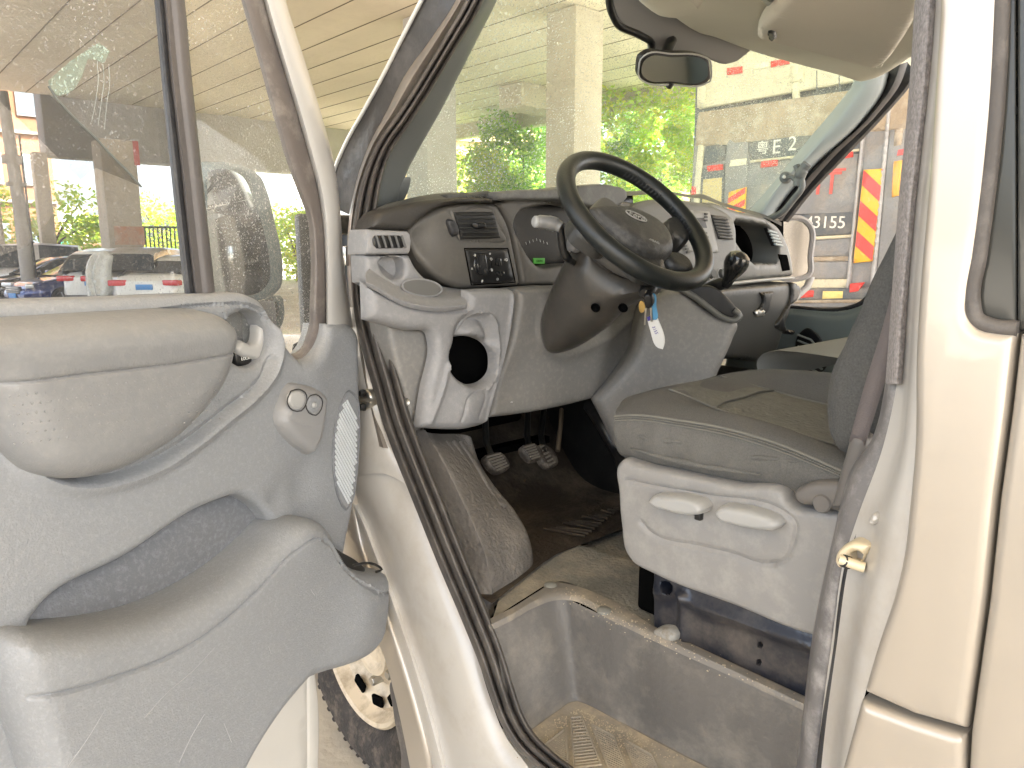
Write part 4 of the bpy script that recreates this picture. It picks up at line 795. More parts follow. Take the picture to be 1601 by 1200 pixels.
lathe('ignition_lock', [(0, .025), (.012, .025), (.016, .02), (.018, .0), (.018, -.05)], blackp, col, SCm.off(.055).px(1014, 452), SCm.N, 18)
ths = np.linspace(0, 2*math.pi, 96, endpoint=False)
sw_ = tube('steering_wheel', np.array([WC+RW*(math.cos(t)*e1+math.sin(t)*e2) for t in ths]), .0197, leather, V, 18, closed=True, ref=WN)
# stitched lacing on two arcs of the rim
for a0, a1, sg_ in ((R(28), R(62), -1), (R(-14), R(14), -1)):
    for t in np.linspace(a0, a1, int(abs(a1-a0)/.052)):
        c = WC+RW*(math.cos(t)*e1+math.sin(t)*e2); rad = (math.cos(t)*e1+math.sin(t)*e2)
        tube('rim_lacing', [c-rad*.0185+WN*.006, c-rad*.0197, c-rad*.018-WN*.006+.003*(-math.sin(t)*e1+math.cos(t)*e2)], .0022, sealb, sw_, 5)
SH = Surf(WC-WN*.012, WN)
hub = relief('airbag_cover', [(918, 324), (930, 318), (955, 318), (982, 321), (1005, 329), (1028, 342), (1045, 358), (1055, 378), (1056, 390), (1048, 397), (1030, 399), (1004, 391), (972, 372), (942, 346), (925, 332)], SH, hubm, sw_, h=.03, r=.025, back=.03, g=.007, bumps=[(990, 360, .06, .006)],
    grooves=[([(925, 325), (945, 345), (972, 368), (1003, 386), (1030, 393)], .002, -.002)])
for nm, pts in (('wheel_spoke', [(1040, 345), (1052, 336), (1066, 344), (1080, 372), (1072, 380), (1058, 372), (1052, 375)]), ('wheel_spoke', [(1036, 396), (1054, 392), (1080, 408), (1086, 425), (1070, 425), (1045, 410)]), ('wheel_spoke', [(915, 322), (935, 345), (965, 372), (955, 385), (925, 375), (900, 350), (900, 330)]), ('wheel_spoke', [(975, 375), (1010, 392), (1035, 400), (1040, 425), (1010, 425), (985, 400)])):
    relief(nm, pts, SH.off(-.012), mat('spoke_black', (.03, .03, .028), .4, bump=.3), sw_, h=.02, r=.014, back=.02, g=.01)
lathe('wheel_hub', [(0, .0), (.06, .0), (.075, -.02), (.078, -.07)], blackp, sw_, WC-WN*.03, WN, 32)
em = SH.off(.0375)
ec = em.px(995, 337)
ax = (em.px(1010, 344)-em.px(980, 331)); ax /= np.linalg.norm(ax); ay = np.cross(WN, ax)
tube('badge_ring', [ec+.026*math.cos(t)*ax+.0105*math.sin(t)*ay for t in np.linspace(0, 6.283, 32, endpoint=False)], .0013, mat('badge_grey', (.3, .3, .28), .3), hub, 6, closed=True)
Se = Surf(ec, WN); Se.U = ax; Se.V = ay
text('badge_script', 'Ford', ec, Se, .021, mat('badge_grey', (0, 0, 0)), hub, .001, shear=.3)
e2c = em.off(-.004).px(1021, 376)
text('airbag_mark', 'AIRBAG', e2c, Se, .0095, mat('badge_grey', (0, 0, 0)), hub, .0006)
# ------------------------------------------------------------------ pedals, floor, arch mat
ZF = .68
fl = strip('cab_floor', [
    ([(770, 968), (820, 935), (872, 908), (950, 945), (1030, 985), (1270, 1105)], SZ(ZF)),
    ([(790, 900), (830, 885), (880, 880), (950, 900), (1030, 940), (1290, 1060)], SZ(ZF+.003)),
    ([(790, 860), (830, 860), (890, 850), (960, 870), (1040, 890), (1300, 1000)], SZ(ZF+.01))], floorg, V, n=40, sub=3)
strip('floor_mat', [
    np.array([(.05, 1.06, ZF+.008), (.3, 1.14, ZF+.010), (.6, 1.14, ZF+.010), (1.1, 1.14, ZF+.008)]),
    np.array([(.05, 1.25, ZF+.012), (.3, 1.28, ZF+.016), (.6, 1.28, ZF+.014), (1.1, 1.28, ZF+.012)]),
    np.array([(.05, 1.40, ZF+.012), (.3, 1.42, ZF+.016), (.6, 1.42, ZF+.014), (1.1, 1.42, ZF+.012)]),
    np.array([(.05, 1.52, ZF+.10), (.3, 1.53, ZF+.08), (.6, 1.53, ZF+.08), (1.1, 1.53, ZF+.1)]),
    np.array([(.05, 1.70, ZF+.34), (.3, 1.70, ZF+.32), (.6, 1.70, ZF+.32), (1.1, 1.70, ZF+.34)])], floorm, V, n=20, sub=4)
boxes('floor_pan', [((.95, 1.2, ZF-.03), (1.3, 1.1, .04))], floorg, V)
for k in range(16):
    f = k/15; tube('mat_rib', [SZ(ZF+.02).px(850+k*10, 826-k*3.2+(k % 3)*2), SZ(ZF+.02).px(915+k*5, 838-k*4)], .0035, floorm, V, 5)
def pedal(o, S, arm):
    p = relief('pedal_pad', o, S, pedm, V, h=.010, r=.008, back=.012, g=.008)
    x0, y0 = o[0]; x1, y1 = o[1]; x2, y2 = o[2]; x3, y3 = o[3]
    for k in range(6):
        f = (k+.6)/6.4; tube('pad_rib', [S.off(.012).px(x0+(x3-x0)*f+1.5, y0+(y3-y0)*f), S.off(.012).px(x1+(x2-x1)*f-1.5, y1+(y2-y1)*f)], .0026, mat('rib_worn', (.22, .2, .17), .5), p, 5)
    tube('pedal_arm', arm, .009, blackp, p, 8)
Sp = Surf((.3, 1.42, .85), (0, -.8, .6))
c0 = Sp.px(775, 715)
pedal([(758, 712), (783, 706), (798, 730), (778, 738)], Sp, [Sp.px(770, 716), Sp.off(-.03).px(760, 690), Sp.off(-.02).px(758, 640)])
pedal([(816, 697), (836, 692), (847, 716), (832, 720)], Sp, [Sp.px(828, 704), Sp.off(-.04).px(824, 680), Sp.off(-.03).px(826, 630)])
pedal([(842, 695), (850, 693), (872, 726), (860, 731)], Sp.off(-.01), [Sp.px(850, 706), Sp.off(-.04).px(846, 680), Sp.off(-.05).px(850, 640)])
tube('pedal_bracket', [SY(1.5).px(878, 640), SY(1.45).px(876, 670), SY(1.42).px(872, 705)], .007, mat('brown_bracket', (.12, .09, .06), .6), V, 8)
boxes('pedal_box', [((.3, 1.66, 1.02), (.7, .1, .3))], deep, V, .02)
tube('tunnel_edge', crv([SY(1.30).px(922, 632), SY(1.30).px(940, 660), SX(.66).px(965, 705), SX(.6).px(980, 740)], 6), .02, blackp, V, 8)
boxes('engine_tunnel', [((1.1, 1.35, .82), (.7, .6, .34))], blackp, V, .05)
# rubber mat over the wheel arch
strip('arch_mat_side', [
    ([(630, 670), (640, 712), (658, 760), (684, 822), (716, 885), (742, 935), (760, 968)], .045),
    ([(640, 672), (652, 712), (676, 765), (705, 825), (735, 885), (757, 935), (770, 962)], .06),
    ([(665, 672), (690, 720), (718, 775), (741, 825), (757, 865), (766, 905), (773, 955)], .075)], matr, V, n=50, sub=3)
strip('arch_mat', [
    ([(664, 672), (690, 722), (718, 777), (741, 827), (757, 867), (766, 907), (773, 950)], .075),
    ([(670, 676), (698, 722), (724, 775), (746, 822), (762, 862), (770, 900), (776, 945)], .085),
    ([(690, 678), (720, 718), (752, 775), (778, 822), (793, 858), (800, 890), (806, 925)], .15),
    ([(715, 678), (738, 714), (768, 765), (795, 802), (815, 835), (824, 870), (826, 906)], .21),
    ([(735, 682), (746, 716), (775, 762), (802, 795), (822, 828), (832, 862), (832, 900)], .235),
    ([(737, 690), (750, 725), (778, 770), (806, 805), (824, 838), (833, 870), (832, 905)], .26)], matr, V, n=50, sub=4)
for k in range(5):
    x = 676+k*11
    tube('arch_rib', crv([SX(.095+k*.026).px(x, 690), SX(.097+k*.026).px(x+28, 735), SX(.10+k*.026).px(x+50+k, 780), SX(.10+k*.026).px(x+62+k*2, 815-k*6)], 6), .0045, matr, V, 6)
boxes('toe_wall', [((.13, 1.55, .86), (.2, .03, .40))], matr, V, .01)
# ------------------------------------------------------------------ step well
I0 = SZ(ZF).px(890, 937); I1 = SZ(ZF).px(1262, 1112)
XI = (I0[0]+I1[0])/2
sw0 = strip('step_well', [
    ([(771, 985), (802, 968), (836, 948), (870, 936), (888, 936), (900, 942), (960, 970), (1060, 1018), (1160, 1063), (1290, 1125)], SZ(ZF-.006)),
    ([(773, 990), (804, 974), (839, 954), (873, 942), (887, 942), (898, 948), (958, 977), (1058, 1025), (1158, 1071), (1290, 1133)], SZ(ZF-.016)),
    ([(787, 1070), (815, 1048), (850, 1025), (884, 1005), (893, 1004), (903, 1008), (965, 1042), (1060, 1090), (1160, 1138), (1290, 1200)], SZ(.58)),
    ([(806, 1148), (832, 1126), (864, 1103), (893, 1086), (902, 1085), (912, 1089), (970, 1118), (1062, 1166), (1160, 1215), (1290, 1275)], SZ(.475)),
    ([(812, 1158), (838, 1137), (870, 1114), (895, 1098), (903, 1097), (912, 1100), (966, 1128), (1058, 1177), (1155, 1225), (1290, 1290)], SZ(.462))], stepm, V, n=130, sub=3, sharp=50)
strip('step_tread', [
    ([(810, 1156), (838, 1136), (870, 1113), (895, 1097), (903, 1096), (912, 1099), (966, 1127), (1058, 1176), (1155, 1224), (1290, 1289)], SZ(.464)),
    ([(838, 1190), (858, 1175), (885, 1155), (900, 1145), (910, 1145), (920, 1148), (970, 1175), (1052, 1215), (1130, 1255), (1240, 1310)], SZ(.461)),
    ([(885, 1240), (895, 1230), (905, 1215), (915, 1205), (925, 1205), (935, 1208), (975, 1225), (1045, 1265), (1110, 1300), (1200, 1340)], SZ(.461))], treadm, V, n=90, sub=3, sharp=50)
strip('step_platform', [
    ([(764, 968), (800, 950), (840, 925), (868, 910), (885, 912), (960, 940), (1040, 990), (1130, 1030), (1290, 1105)], SZ(ZF+.004)),
    ([(764, 978), (800, 960), (838, 938), (872, 926), (890, 927), (960, 960), (1060, 1008), (1150, 1050), (1290, 1116)], SZ(ZF+.004)),
    ([(767, 986), (800, 970), (835, 950), (870, 938), (889, 938), (960, 972), (1060, 1020), (1160, 1065), (1290, 1127)], SZ(ZF-.006))], mat('step_rim', (.2, .185, .165), .5, bump=.3, dirt=(.5, .42, .3), dscale=9, damt=.6), V, n=60, sub=2)
for x, y in ((861, 914), (945, 953)):
    lathe('push_stud', [(0, .005), (.010, .004), (.014, .001), (.015, -.004)], mat('stud_grey', (.2, .2, .18), .5), V, SZ(ZF+.005).px(x, y), (0, 0, 1), 20)
tr = []
for j in range(4):
    for i in range(26):
        pass
St = SZ(.4655)
for (poly_) in ([(846, 1168), (884, 1138), (888, 1190), (862, 1192)], [(892, 1122), (910, 1120), (940, 1195), (898, 1200)], [(925, 1132), (960, 1150), (985, 1215), (952, 1200)], [(975, 1155), (1020, 1180), (1045, 1240), (1000, 1220)]):
    tube('tread_outline', np.array([St.px(*q) for q in smooth_poly([(*p, 's') for p in poly_], True, 10)]), .0022, treadm, sw0, 5, closed=True)
    a, b, c, d = [np.array(p, float) for p in poly_]
    for k in range(1, 16):
        f = k/16; tube('tread_rib', [St.px(*(a+(d-a)*f)), St.px(*(b+(c-b)*f))], .0011, treadm, sw0, 4)
# grit and dust on the step
gr = []
for k in range(900):
    t = random.random(); c = random.choice(['a', 'a', 'a', 'b'])
    if c == 'a':
        x = 905+random.gauss(0, 45)+abs(random.gauss(0, 40)); y = 1108+abs(random.gauss(0, 25))+(abs(x-905)*.45); S_ = .465
    else: x = 880+abs(random.gauss(0, 160)); y = 925+(x-880)*.47+random.gauss(0, 8); S_ = ZF+.005
    q = random.uniform(.0007, .0020); P = SZ(S_).px(x, y)
    gr.append((tuple(P), (q, q*random.uniform(.6, 1.6), q*.6), Matrix.Rotation(random.random()*3, 4, 'Z')))
tag(boxes('grit', gr, mat('grit', (.5, .43, .32), .9), None), 'sandy grit and dust scattered over the cab step', 'grit', kind='stuff')
# ------------------------------------------------------------------ seat
seat = relief('seat_base_cover', [(968, 722), (974, 717), (990, 722), (1060, 738), (1150, 757), (1228, 770), (1233, 783), (1300, 797), (1330, 803, 's'), (1320, 900), (1300, 1000, 's'), (1270, 994), (1150, 948), (1022, 898), (990, 880), (978, 862), (971, 820), (967, 770)], SX(.20), basep, V, h=.02, r=.011, back=.06, g=.010,
    grooves=[([(985, 750), (1010, 755), (1100, 772), (1230, 800), (1244, 812), (1242, 850), (1232, 872), (1210, 880)], .0035, -.004), ([(1005, 815), (1015, 828), (1030, 838), (1090, 852), (1150, 866), (1195, 880), (1214, 880)], .005, -.005)], bumps=[(1110, 800, .06, -.004)])
for o in ([(1014, 783), (1020, 775), (1040, 774), (1080, 780), (1094, 786), (1100, 796), (1096, 804), (1085, 806), (1040, 799), (1022, 793)], [(1118, 799), (1125, 792), (1150, 793), (1195, 804), (1212, 813), (1217, 822), (1210, 829), (1190, 829), (1150, 822), (1124, 813)]):
    relief('adjuster_handle', o, SX(.172), handlep, seat, h=.022, r=.010, back=.012, g=.006, power=2.6)
boxes('handle_pivot', [sbox((1093, 806), SX(.18), (.012, .014, .012))], blackp, seat, .002)
sb = relief('seat_box', [(1022, 890, 's'), (1300, 985, 's'), (1290, 1120, 's'), (1262, 1100, 's'), (1060, 1002, 's'), (1022, 984, 's')], SX(.235), boxm, V, h=.004, r=.004, back=.03, g=.015,
    grooves=[([(1030, 925), (1060, 925), (1075, 935), (1150, 965), (1280, 1010)], .012, .010), ([(1070, 930), (1068, 1000)], .010, .008)],
    holes=[[(1034, 910), (1050, 912), (1056, 922), (1048, 926), (1036, 918)], [(1185, 1004), (1190, 1003), (1193, 1008), (1190, 1012), (1185, 1011)], [(1184, 1031), (1189, 1030), (1191, 1035), (1188, 1039), (1183, 1038)]], hr=.002)
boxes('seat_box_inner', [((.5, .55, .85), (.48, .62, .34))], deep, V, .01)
relief('seat_bracket', [(1014, 992), (1022, 985), (1045, 985), (1055, 995), (1050, 1008), (1030, 1006)], SX(.215), mat('dusty_bracket', (.3, .3, .28), .6, dirt=(.2, .16, .12), dscale=60, damt=.8), sb, h=.012, r=.01, back=.04, g=.008)
boxes('seat_pedestal', [((.48, .60, 1.0), (.46, .5, .1))], blackp, V, .02)
cu = strip('seat_cushion', [
    ([(978, 716), (1010, 728), (1060, 738), (1150, 757), (1228, 772), (1330, 795)], .225),
    ([(965, 705), (985, 712), (1060, 730), (1150, 750), (1228, 766), (1330, 790)], .205),
    ([(961, 685), (985, 690), (1060, 705), (1150, 726), (1228, 742), (1330, 768)], .190),
    ([(960, 662), (985, 662), (1060, 674), (1150, 692), (1228, 718), (1330, 752)], .193),
    ([(961, 652), (985, 650), (1060, 658), (1130, 670), (1208, 692), (1330, 744)], .2),
    ([(963, 642), (985, 641), (1060, 648), (1130, 659), (1208, 678), (1330, 728)], .215),
    ([(968, 634), (990, 629), (1060, 632), (1130, 642), (1208, 662), (1330, 708)], .255),
    ([(978, 622), (1000, 616), (1045, 611), (1118, 640), (1200, 665), (1330, 705)], .32),
    ([(1010, 612), (1040, 604), (1080, 600), (1160, 625), (1230, 645), (1340, 672)], .42),
    ([(1060, 602), (1090, 595), (1128, 589), (1209, 613), (1250, 624), (1350, 648)], .56),
    ([(1085, 598), (1110, 590), (1135, 584), (1180, 581), (1240, 584), (1350, 596)], .63),
    ([(1095, 597), (1120, 588), (1145, 583), (1185, 578), (1245, 579), (1350, 588)], .67),
    ([(1100, 600), (1125, 595), (1150, 592), (1190, 592), (1245, 595), (1350, 600)], .71)], fabric, V, n=70, sub=4, sharp=80)
for v_ in cu.data.vertices:
    if v_.co.x < .216:
        k_ = min(1, max(0, (.216-v_.co.x)/.012)); q_ = noise.noise(Vector((v_.co.y*26+v_.co.z*9, v_.co.z*16, 3.1))); q2_ = noise.noise(Vector((v_.co.y*70, v_.co.z*14, 9.)))
        v_.co.x -= k_*(.005*q_+.0025*q2_)
ins = strip('cushion_insert', [
    ([(1046, 609), (1070, 618), (1118, 638.5), (1200, 663), (1330, 703)], .322),
    ([(1062, 603), (1085, 609), (1134, 629), (1212, 651), (1334, 688)], .37),
    ([(1082, 598), (1105, 605), (1160, 623.5), (1230, 643.5), (1342, 670)], .42),
    ([(1104, 593), (1135, 602), (1190, 614), (1245, 629), (1346, 655)], .50),
    ([(1127, 588.5), (1160, 598), (1209, 611.5), (1250, 622.5), (1350, 646)], .56)], fabric2, cu, n=50, sub=3, sharp=80)
def seam(px, S, off=0, r=.0016, name='seat_seam', par=None, m_=None):
    P = curve3(px, S) if not isinstance(px, np.ndarray) else px
    return tube(name, P+np.array([0, 0, off]), r, m_ or mat('seam_thread', (.16, .155, .135), .9), par or cu, 6)
seam([(961, 651), (985, 649), (1060, 657), (1130, 669), (1208, 691), (1330, 743)], .1985, 0, .0028)
seam([(961, 657), (985, 656), (1060, 665), (1130, 678), (1208, 701), (1330, 750)], .1935, 0, .0013)
seam([(1046, 609), (1070, 618), (1118, 638.5), (1200, 663), (1330, 703)], .321, .001, .0022)
seam([(1127, 588.5), (1160, 598), (1209, 611.5), (1250, 622.5), (1350, 646)], .56, .001, .0022)
gx = [SX(.32).px(1118, 639), SX(.37).px(1134, 629), SX(.42).px(1160, 622), SX(.5).px(1188, 613), SX(.56).px(1209, 611)]
seam(crv(gx, 6), 0, .002, .0025)
Pst = curve3([(961, 654), (985, 652.5), (1060, 661), (1130, 673.5), (1208, 696), (1330, 747)], .193, 3)
stt = resample(Pst, 100)
boxes('seat_stitch', [(tuple(p), (.002, .0035, .0016)) for p in stt], mat('stitch_thread', (.16, .155, .135), .8), cu, 0)['kind'] = 'stuff'
# folds of the loose side skirt
for (px_, w_) in (([(975, 672), (1010, 684), (1060, 690), (1100, 699)], .005), ([(1090, 700), (1140, 712), (1200, 716), (1250, 722)], .004), ([(985, 700), (1040, 716), (1110, 730), (1190, 742)], .005)):
    tube('skirt_fold', crv([SX(.1945).px(*p) for p in px_], 6), [w_*1.25*math.sin(math.pi*(i+.3)/19.6) for i in range(19)], fabric, cu, 8)
bk = relief('seat_backrest', [(1425, 200, 's'), (1416, 310), (1404, 345), (1382, 392), (1358, 440), (1338, 490), (1318, 535), (1300, 575), (1293, 610), (1292, 650), (1298, 682), (1312, 706, 's'), (1345, 720), (1440, 700, 's'), (1480, 200, 's')], SX(.235), fabricb, V, h=.05, r=.07, back=.42, g=.012, power=2.2, tp_=.3,
    grooves=[([(1425, 300), (1404, 355), (1380, 405), (1352, 462), (1334, 512), (1314, 552), (1304, 590), (1300, 640), (1308, 685)], .003, -.005), ([(1430, 300), (1410, 352), (1388, 400), (1360, 458), (1340, 512), (1322, 552), (1310, 592), (1307, 640), (1316, 688)], .002, -.003)])
strip('seat_belt', [
    ([(1425, 330), (1400, 430), (1380, 510), (1352, 600), (1327, 690)], .14),
    ([(1462, 330), (1436, 430), (1412, 510), (1382, 600), (1352, 696)], .14)], beltm, V, n=20, sub=1, thick=.0015)
relief('belt_anchor', [(1327, 686, 's'), (1332, 680), (1352, 684), (1346, 740), (1336, 796, 's'), (1298, 796, 's'), (1312, 740)], SX(.15), mat('anchor_plastic', (.13, .12, .11), .5), V, h=.012, r=.01, back=.02, g=.01)
rc = relief('recliner_cover', [(1240, 770), (1255, 758), (1290, 752), (1318, 755), (1318, 800), (1280, 792), (1245, 784)], SX(.185), mat('recliner_plastic', (.14, .13, .12), .45), V, h=.015, r=.012, back=.04, g=.01)
lathe('recliner_disc', [(0, .003), (.012, .003), (.014, 0)], mat('recliner_plastic', (0, 0, 0)), rc, SX(.17).px(1285, 787), (-1, 0, 0), 20)
# passenger bench beyond
strip('passenger_seat', [
    np.array([(.92, .98, 1.05), (1.7, .98, 1.05)]), np.array([(.92, 1.0, 1.10), (1.7, 1.0, 1.10)]), np.array([(.92, .94, 1.135), (1.7, .94, 1.135)]), np.array([(.92, .7, 1.13), (1.7, .7, 1.13)]), np.array([(.92, .35, 1.12), (1.7, .35, 1.12)]), np.array([(.92, .2, 1.12), (1.7, .2, 1.12)])], mat('passenger_seat_fabric', (.2, .205, .195), .9, bump=.4), V, n=12, sub=4)
boxes('passenger_seat_base', [((1.3, .6, .85), (.8, .7, .4))], blackp, V, .03)
# ------------------------------------------------------------------ keys hanging from the ignition
KS = SCm.off(.085)
ky = thing('key_bunch', 'bunch of keys with a white and blue tag hanging from the ignition', 'keys', tuple(KS.px(1013, 455)), world=True)
tube('key_ring', [KS.px(1013, 462)+.011*(math.cos(t)*np.array([.6, 0, .3])+math.sin(t)*np.array([0, .4, 1.0])) for t in np.linspace(0, 6.283, 20, endpoint=False)], .0012, chrome, ky, 6, closed=True)
relief('key_fob', [(1006, 462), (1014, 458), (1020, 466), (1019, 480), (1011, 483), (1007, 475)], KS.off(.008), blackp, ky, h=.008, r=.005, back=.006, g=.005)
relief('key_blade', [(1008, 482, 's'), (1011, 482, 's'), (1009, 508, 's'), (1006.5, 508, 's')], KS.off(.008), metal, ky, h=.001, r=.001, back=.0015, g=.01)
relief('key_blade', [(1016, 482, 's'), (1019, 482, 's'), (1020, 503, 's'), (1017, 503, 's')], KS.off(.003), metal, ky, h=.001, r=.001, back=.0015, g=.01)
relief('brass_key', [(1002, 470), (1006, 472), (1006, 488), (1002, 489)], KS.off(.002), mat('brass', (.6, .42, .15), .35, .8), ky, h=.001, r=.001, back=.0015, g=.01)
relief('blue_strap', [(1018, 458), (1023, 459), (1026, 478), (1026, 500), (1020, 500), (1019, 478)], KS.off(-.002), mat('strap_blue', (.1, .3, .5), .5), ky, h=.001, r=.001, back=.0015, g=.01)
relief('paper_tag', [(1011, 496, 's'), (1026, 490, 's'), (1038, 541), (1036, 546), (1029, 544), (1016, 515)], KS.off(-.004), mat('tag_white', (.75, .74, .7), .5), ky, h=.001, r=.001, back=.0015, g=.01)
relief('tag_band', [(1011, 496, 's'), (1026, 490, 's'), (1028, 497, 's'), (1013, 502, 's')], KS.off(-.0025), mat('tag_blue', (.07, .06, .3), .5), ky, h=.001, r=.001, back=.001, g=.01)
text('tag_writing', '3155', KS.off(-.002).px(1024, 516), KS, .010, mat('tag_blue', (0, 0, 0)), ky, .0002, rot=R(-70))
# ------------------------------------------------------------------ ground
def gz(y, x=0): d = max(0, min(y, 27)-4); return -.018*d
gm = mat('ground_concrete', (.52, .475, .40), .85, bump=.3, bscale=30, var=.25, vscale=.8, dirt=(.3, .26, .2), dscale=.5, damt=.5)
gv = []; gf = []; xs = [-400, -60, -20, -6, 0, 6, 20, 60, 400]; ys = [-300, -40, -10, 0, 4, 12, 20, 28, 40, 70, 500]
for x in xs:
    for y in ys: gv.append((x, y, gz(min(y, 45))))
n_ = len(ys)
for i in range(len(xs)-1):
    for j in range(n_-1): a = i*n_+j; gf.append((a, a+n_, a+n_+1, a+1))
tag(mesh_obj('ground', gv, gf, gm), kind='structure')
def hor(px, dist, z): # ground position seen in column px at a horizontal distance
    a = YAW+math.atan((px-800.5)/1176.1); return np.array([CAM[0]+dist*math.sin(a), CAM[1]+dist*math.cos(a), z])
# ------------------------------------------------------------------ the overpass
conc = mat('soffit_concrete', (.80, .71, .56), .9, bump=.3, bscale=6, var=.2, vscale=.35, dirt=(.62, .54, .42), dscale=.6, damt=.5, vstretch=(1, .15, 1))
concd = mat('pier_concrete', (.42, .40, .37), .9, bump=.3, bscale=8, var=.2, vscale=.5, dirt=(.3, .27, .22), dscale=1.2, damt=.5)
concl = mat('column_concrete', (.52, .46, .37), .9, bump=.3, bscale=8, var=.15, vscale=.6, dirt=(.36, .3, .22), dscale=1.4, damt=.6)
line = mat('form_line', (.16, .13, .09), .9)
ov = thing('overpass', 'wide concrete overpass deck spanning above the vans and parked cars', 'overpass', (6, 15, 0), world=True)
DZ = 7.0; XL, XRt = -9, 21.8; Y0_, Y1_ = -9, 33.8
boxes('deck_soffit', [(((XL+XRt)/2, (Y0_+Y1_)/2, DZ+.35), (XRt-XL, Y1_-Y0_, .7))], conc, ov, .05)
lines = []
x = XL+.7
while x < XRt:
    lines.append(((x, (Y0_+Y1_)/2, DZ-.004), (.028, Y1_-Y0_-.4, .012))); x += 1.22
o_ = boxes('formwork_joint', lines, line, ov); o_['kind'] = 'stuff'
boxes('deck_edge_beam', [((XRt+.25, 14.5, DZ+.2), (.5, 36, 1.6))], concl, ov, .05)
boxes('crossbeam', [((13.4, Y1_+.6, DZ-.9), (15.6, 1.2, 2.6))], concd, ov, .05)
boxes('crossbeam', [((20, 20.5, DZ-.4), (5, 1.2, .8))], concl, ov, .05)
cols = [(192, 29.5, 1.1, 'concrete column with a rusty stain, behind the white parked saloons'), (76, 34.5, .5, 'thin concrete column beside the orange building, seen left of the rust-stained column'), (-6, 33, .5, 'leftmost concrete column, cut by the edge of the photo'), (677, 20, .95, 'broad pale column seen through the windscreen beside its pillar'), (894, 19.5, 1.0, 'square grey column above the steering wheel')]
for k, (px_, d, w, lab) in enumerate(cols):
    p = hor(px_, d, 0); z0 = gz(p[1])
    c = thing('concrete_column', lab, 'column', (p[0], p[1], z0), 'columns holding up the overpass', world=True)
    top = DZ if k > 2 else DZ-2.1
    boxes('shaft', [((p[0], p[1], (top+z0)/2), (w, w, top-z0-.01))], concl if k != 3 else concd, c, .04)
    boxes('plinth', [((p[0], p[1], z0+.2), (w+.2, w+.2, .4))], concd, c, .04)
    if k == 0: boxes('rust_patch', [((p[0]+.1, p[1]-w/2-.004, z0+2.15), (.95, .012, .62))], mat('rusty_red_stain', (.5, .2, .1), .9, col2=(.5, .44, .35), vscale=2.2), c)
    if k == 0: boxes('red_notice', [((p[0]+.55, p[1]-w/2-.006, z0+4.9), (.18, .012, .8))], mat('notice_red', (.5, .12, .1), .8), c)
# ------------------------------------------------------------------ lorry close beyond the van
trk = thing('lorry', 'worn grey tipper lorry with red and yellow hazard boards on its tailgate', 'lorry', (9.5, 4.0, 0), world=True)
aT = R(180); TO = np.array([6.95, 5.2, 0]); TNn = np.array([-1., 0, 0])
def ST(o): return Surf(TO+TNn*o, TNn)
tg = mat('lorry_grey', (.28, .29, .30), .6, .1, bump=.2, bscale=20, var=.2, vscale=3, dirt=(.42, .36, .28), dscale=4, damt=.5)
tgd = mat('lorry_dark_grey', (.12, .14, .155), .6, .1, var=.15, vscale=3, dirt=(.36, .31, .25), dscale=5, damt=.5)
twh = mat('lorry_cream', (.72, .68, .5), .6, var=.1, vscale=2, dirt=(.5, .42, .3), dscale=3, damt=.4)
trust = mat('lorry_rusty_mud', (.44, .36, .26), .9, bump=.5, bscale=25, var=.3, vscale=4, dirt=(.62, .56, .45), dscale=5, damt=.8)
red = mat('reflector_red', (.75, .06, .05), .4); yel = mat('reflector_yellow', (.9, .5, .02), .4); cream = mat('reflector_white', (.85, .82, .6), .4)
def tp(name, px, o, m, par=None, h=.02, r=.015, back=.03, g=.15, **k): return relief(name, px, ST(o), m, par or trk, h=h, r=r, back=back, g=g, step=12, **k)
Q = lambda pts: [(*p, 's') for p in pts]
tb_ = tp('tailgate', Q([(1090, 179), (1330, 143), (1520, 110), (1500, 480), (1075, 480), (1080, 300)]), 0, tg)
tp('body_side', Q([(1090, 60), (1520, 0), (1520, 500), (1075, 500)]), -.15, tgd, back=4.5)
tp('mud_crust', Q([(1091, 175), (1330, 140), (1520, 108), (1520, 195), (1320, 208), (1240, 214), (1180, 221), (1150, 225), (1100, 228), (1086, 228)]), .02, trust, g=.05, h=.03, bumps=[(1110, 200, .1, .03), (1170, 190, .12, .03), (1230, 180, .1, .02)])
tp('upper_board', Q([(1093, 90), (1520, 24), (1520, 100), (1330, 128), (1092, 170)]), .01, twh)
tp('top_rail', Q([(1092, 60), (1520, -10), (1520, 28), (1093, 94)]), .02, mat('rail_mud', (.5, .45, .33), .8, bump=.5, bscale=20, dirt=(.75, .72, .58), dscale=5, damt=.8))
for q in ([(1136, 106), (1160, 103), (1160, 114), (1136, 117)], [(1205, 95), (1232, 91), (1234, 99), (1205, 105)], [(1275, 85), (1302, 81), (1302, 91), (1275, 95)]): tp('red_reflector', Q(q), .045, red, h=.006, r=.004, back=.01)
for q in ([(1178, 99), (1203, 95), (1203, 104), (1178, 108)],): tp('white_reflector', Q(q), .045, cream, h=.006, r=.004, back=.01)
tp('hinge_post', Q([(1235, 102), (1246, 100), (1248, 152), (1238, 154)]), .03, twh); tp('hinge_bracket', Q([(1234, 115), (1254, 112), (1254, 126), (1234, 129)]), .05, twh)
for x in (1276, 1311): tp('board_gap', Q([(x, 110), (x+1.6, 110), (x+1.6, 146), (x, 146)]), .032, tgd, h=.003, r=.002)
tp('left_post', Q([(1091, 225), (1100, 224), (1094, 300), (1092, 340), (1083, 340), (1085, 290)]), .03, twh)
tp('corner_post', Q([(1090, 130), (1102, 128), (1101, 166), (1089, 168)]), .04, twh)
tp('panel_left', Q([(1103, 228), (1135, 223), (1133, 250), (1098, 258)]), .02, tgd); tp('panel_left_low', Q([(1096, 262), (1133, 256), (1130, 330), (1094, 332)]), .02, tgd)
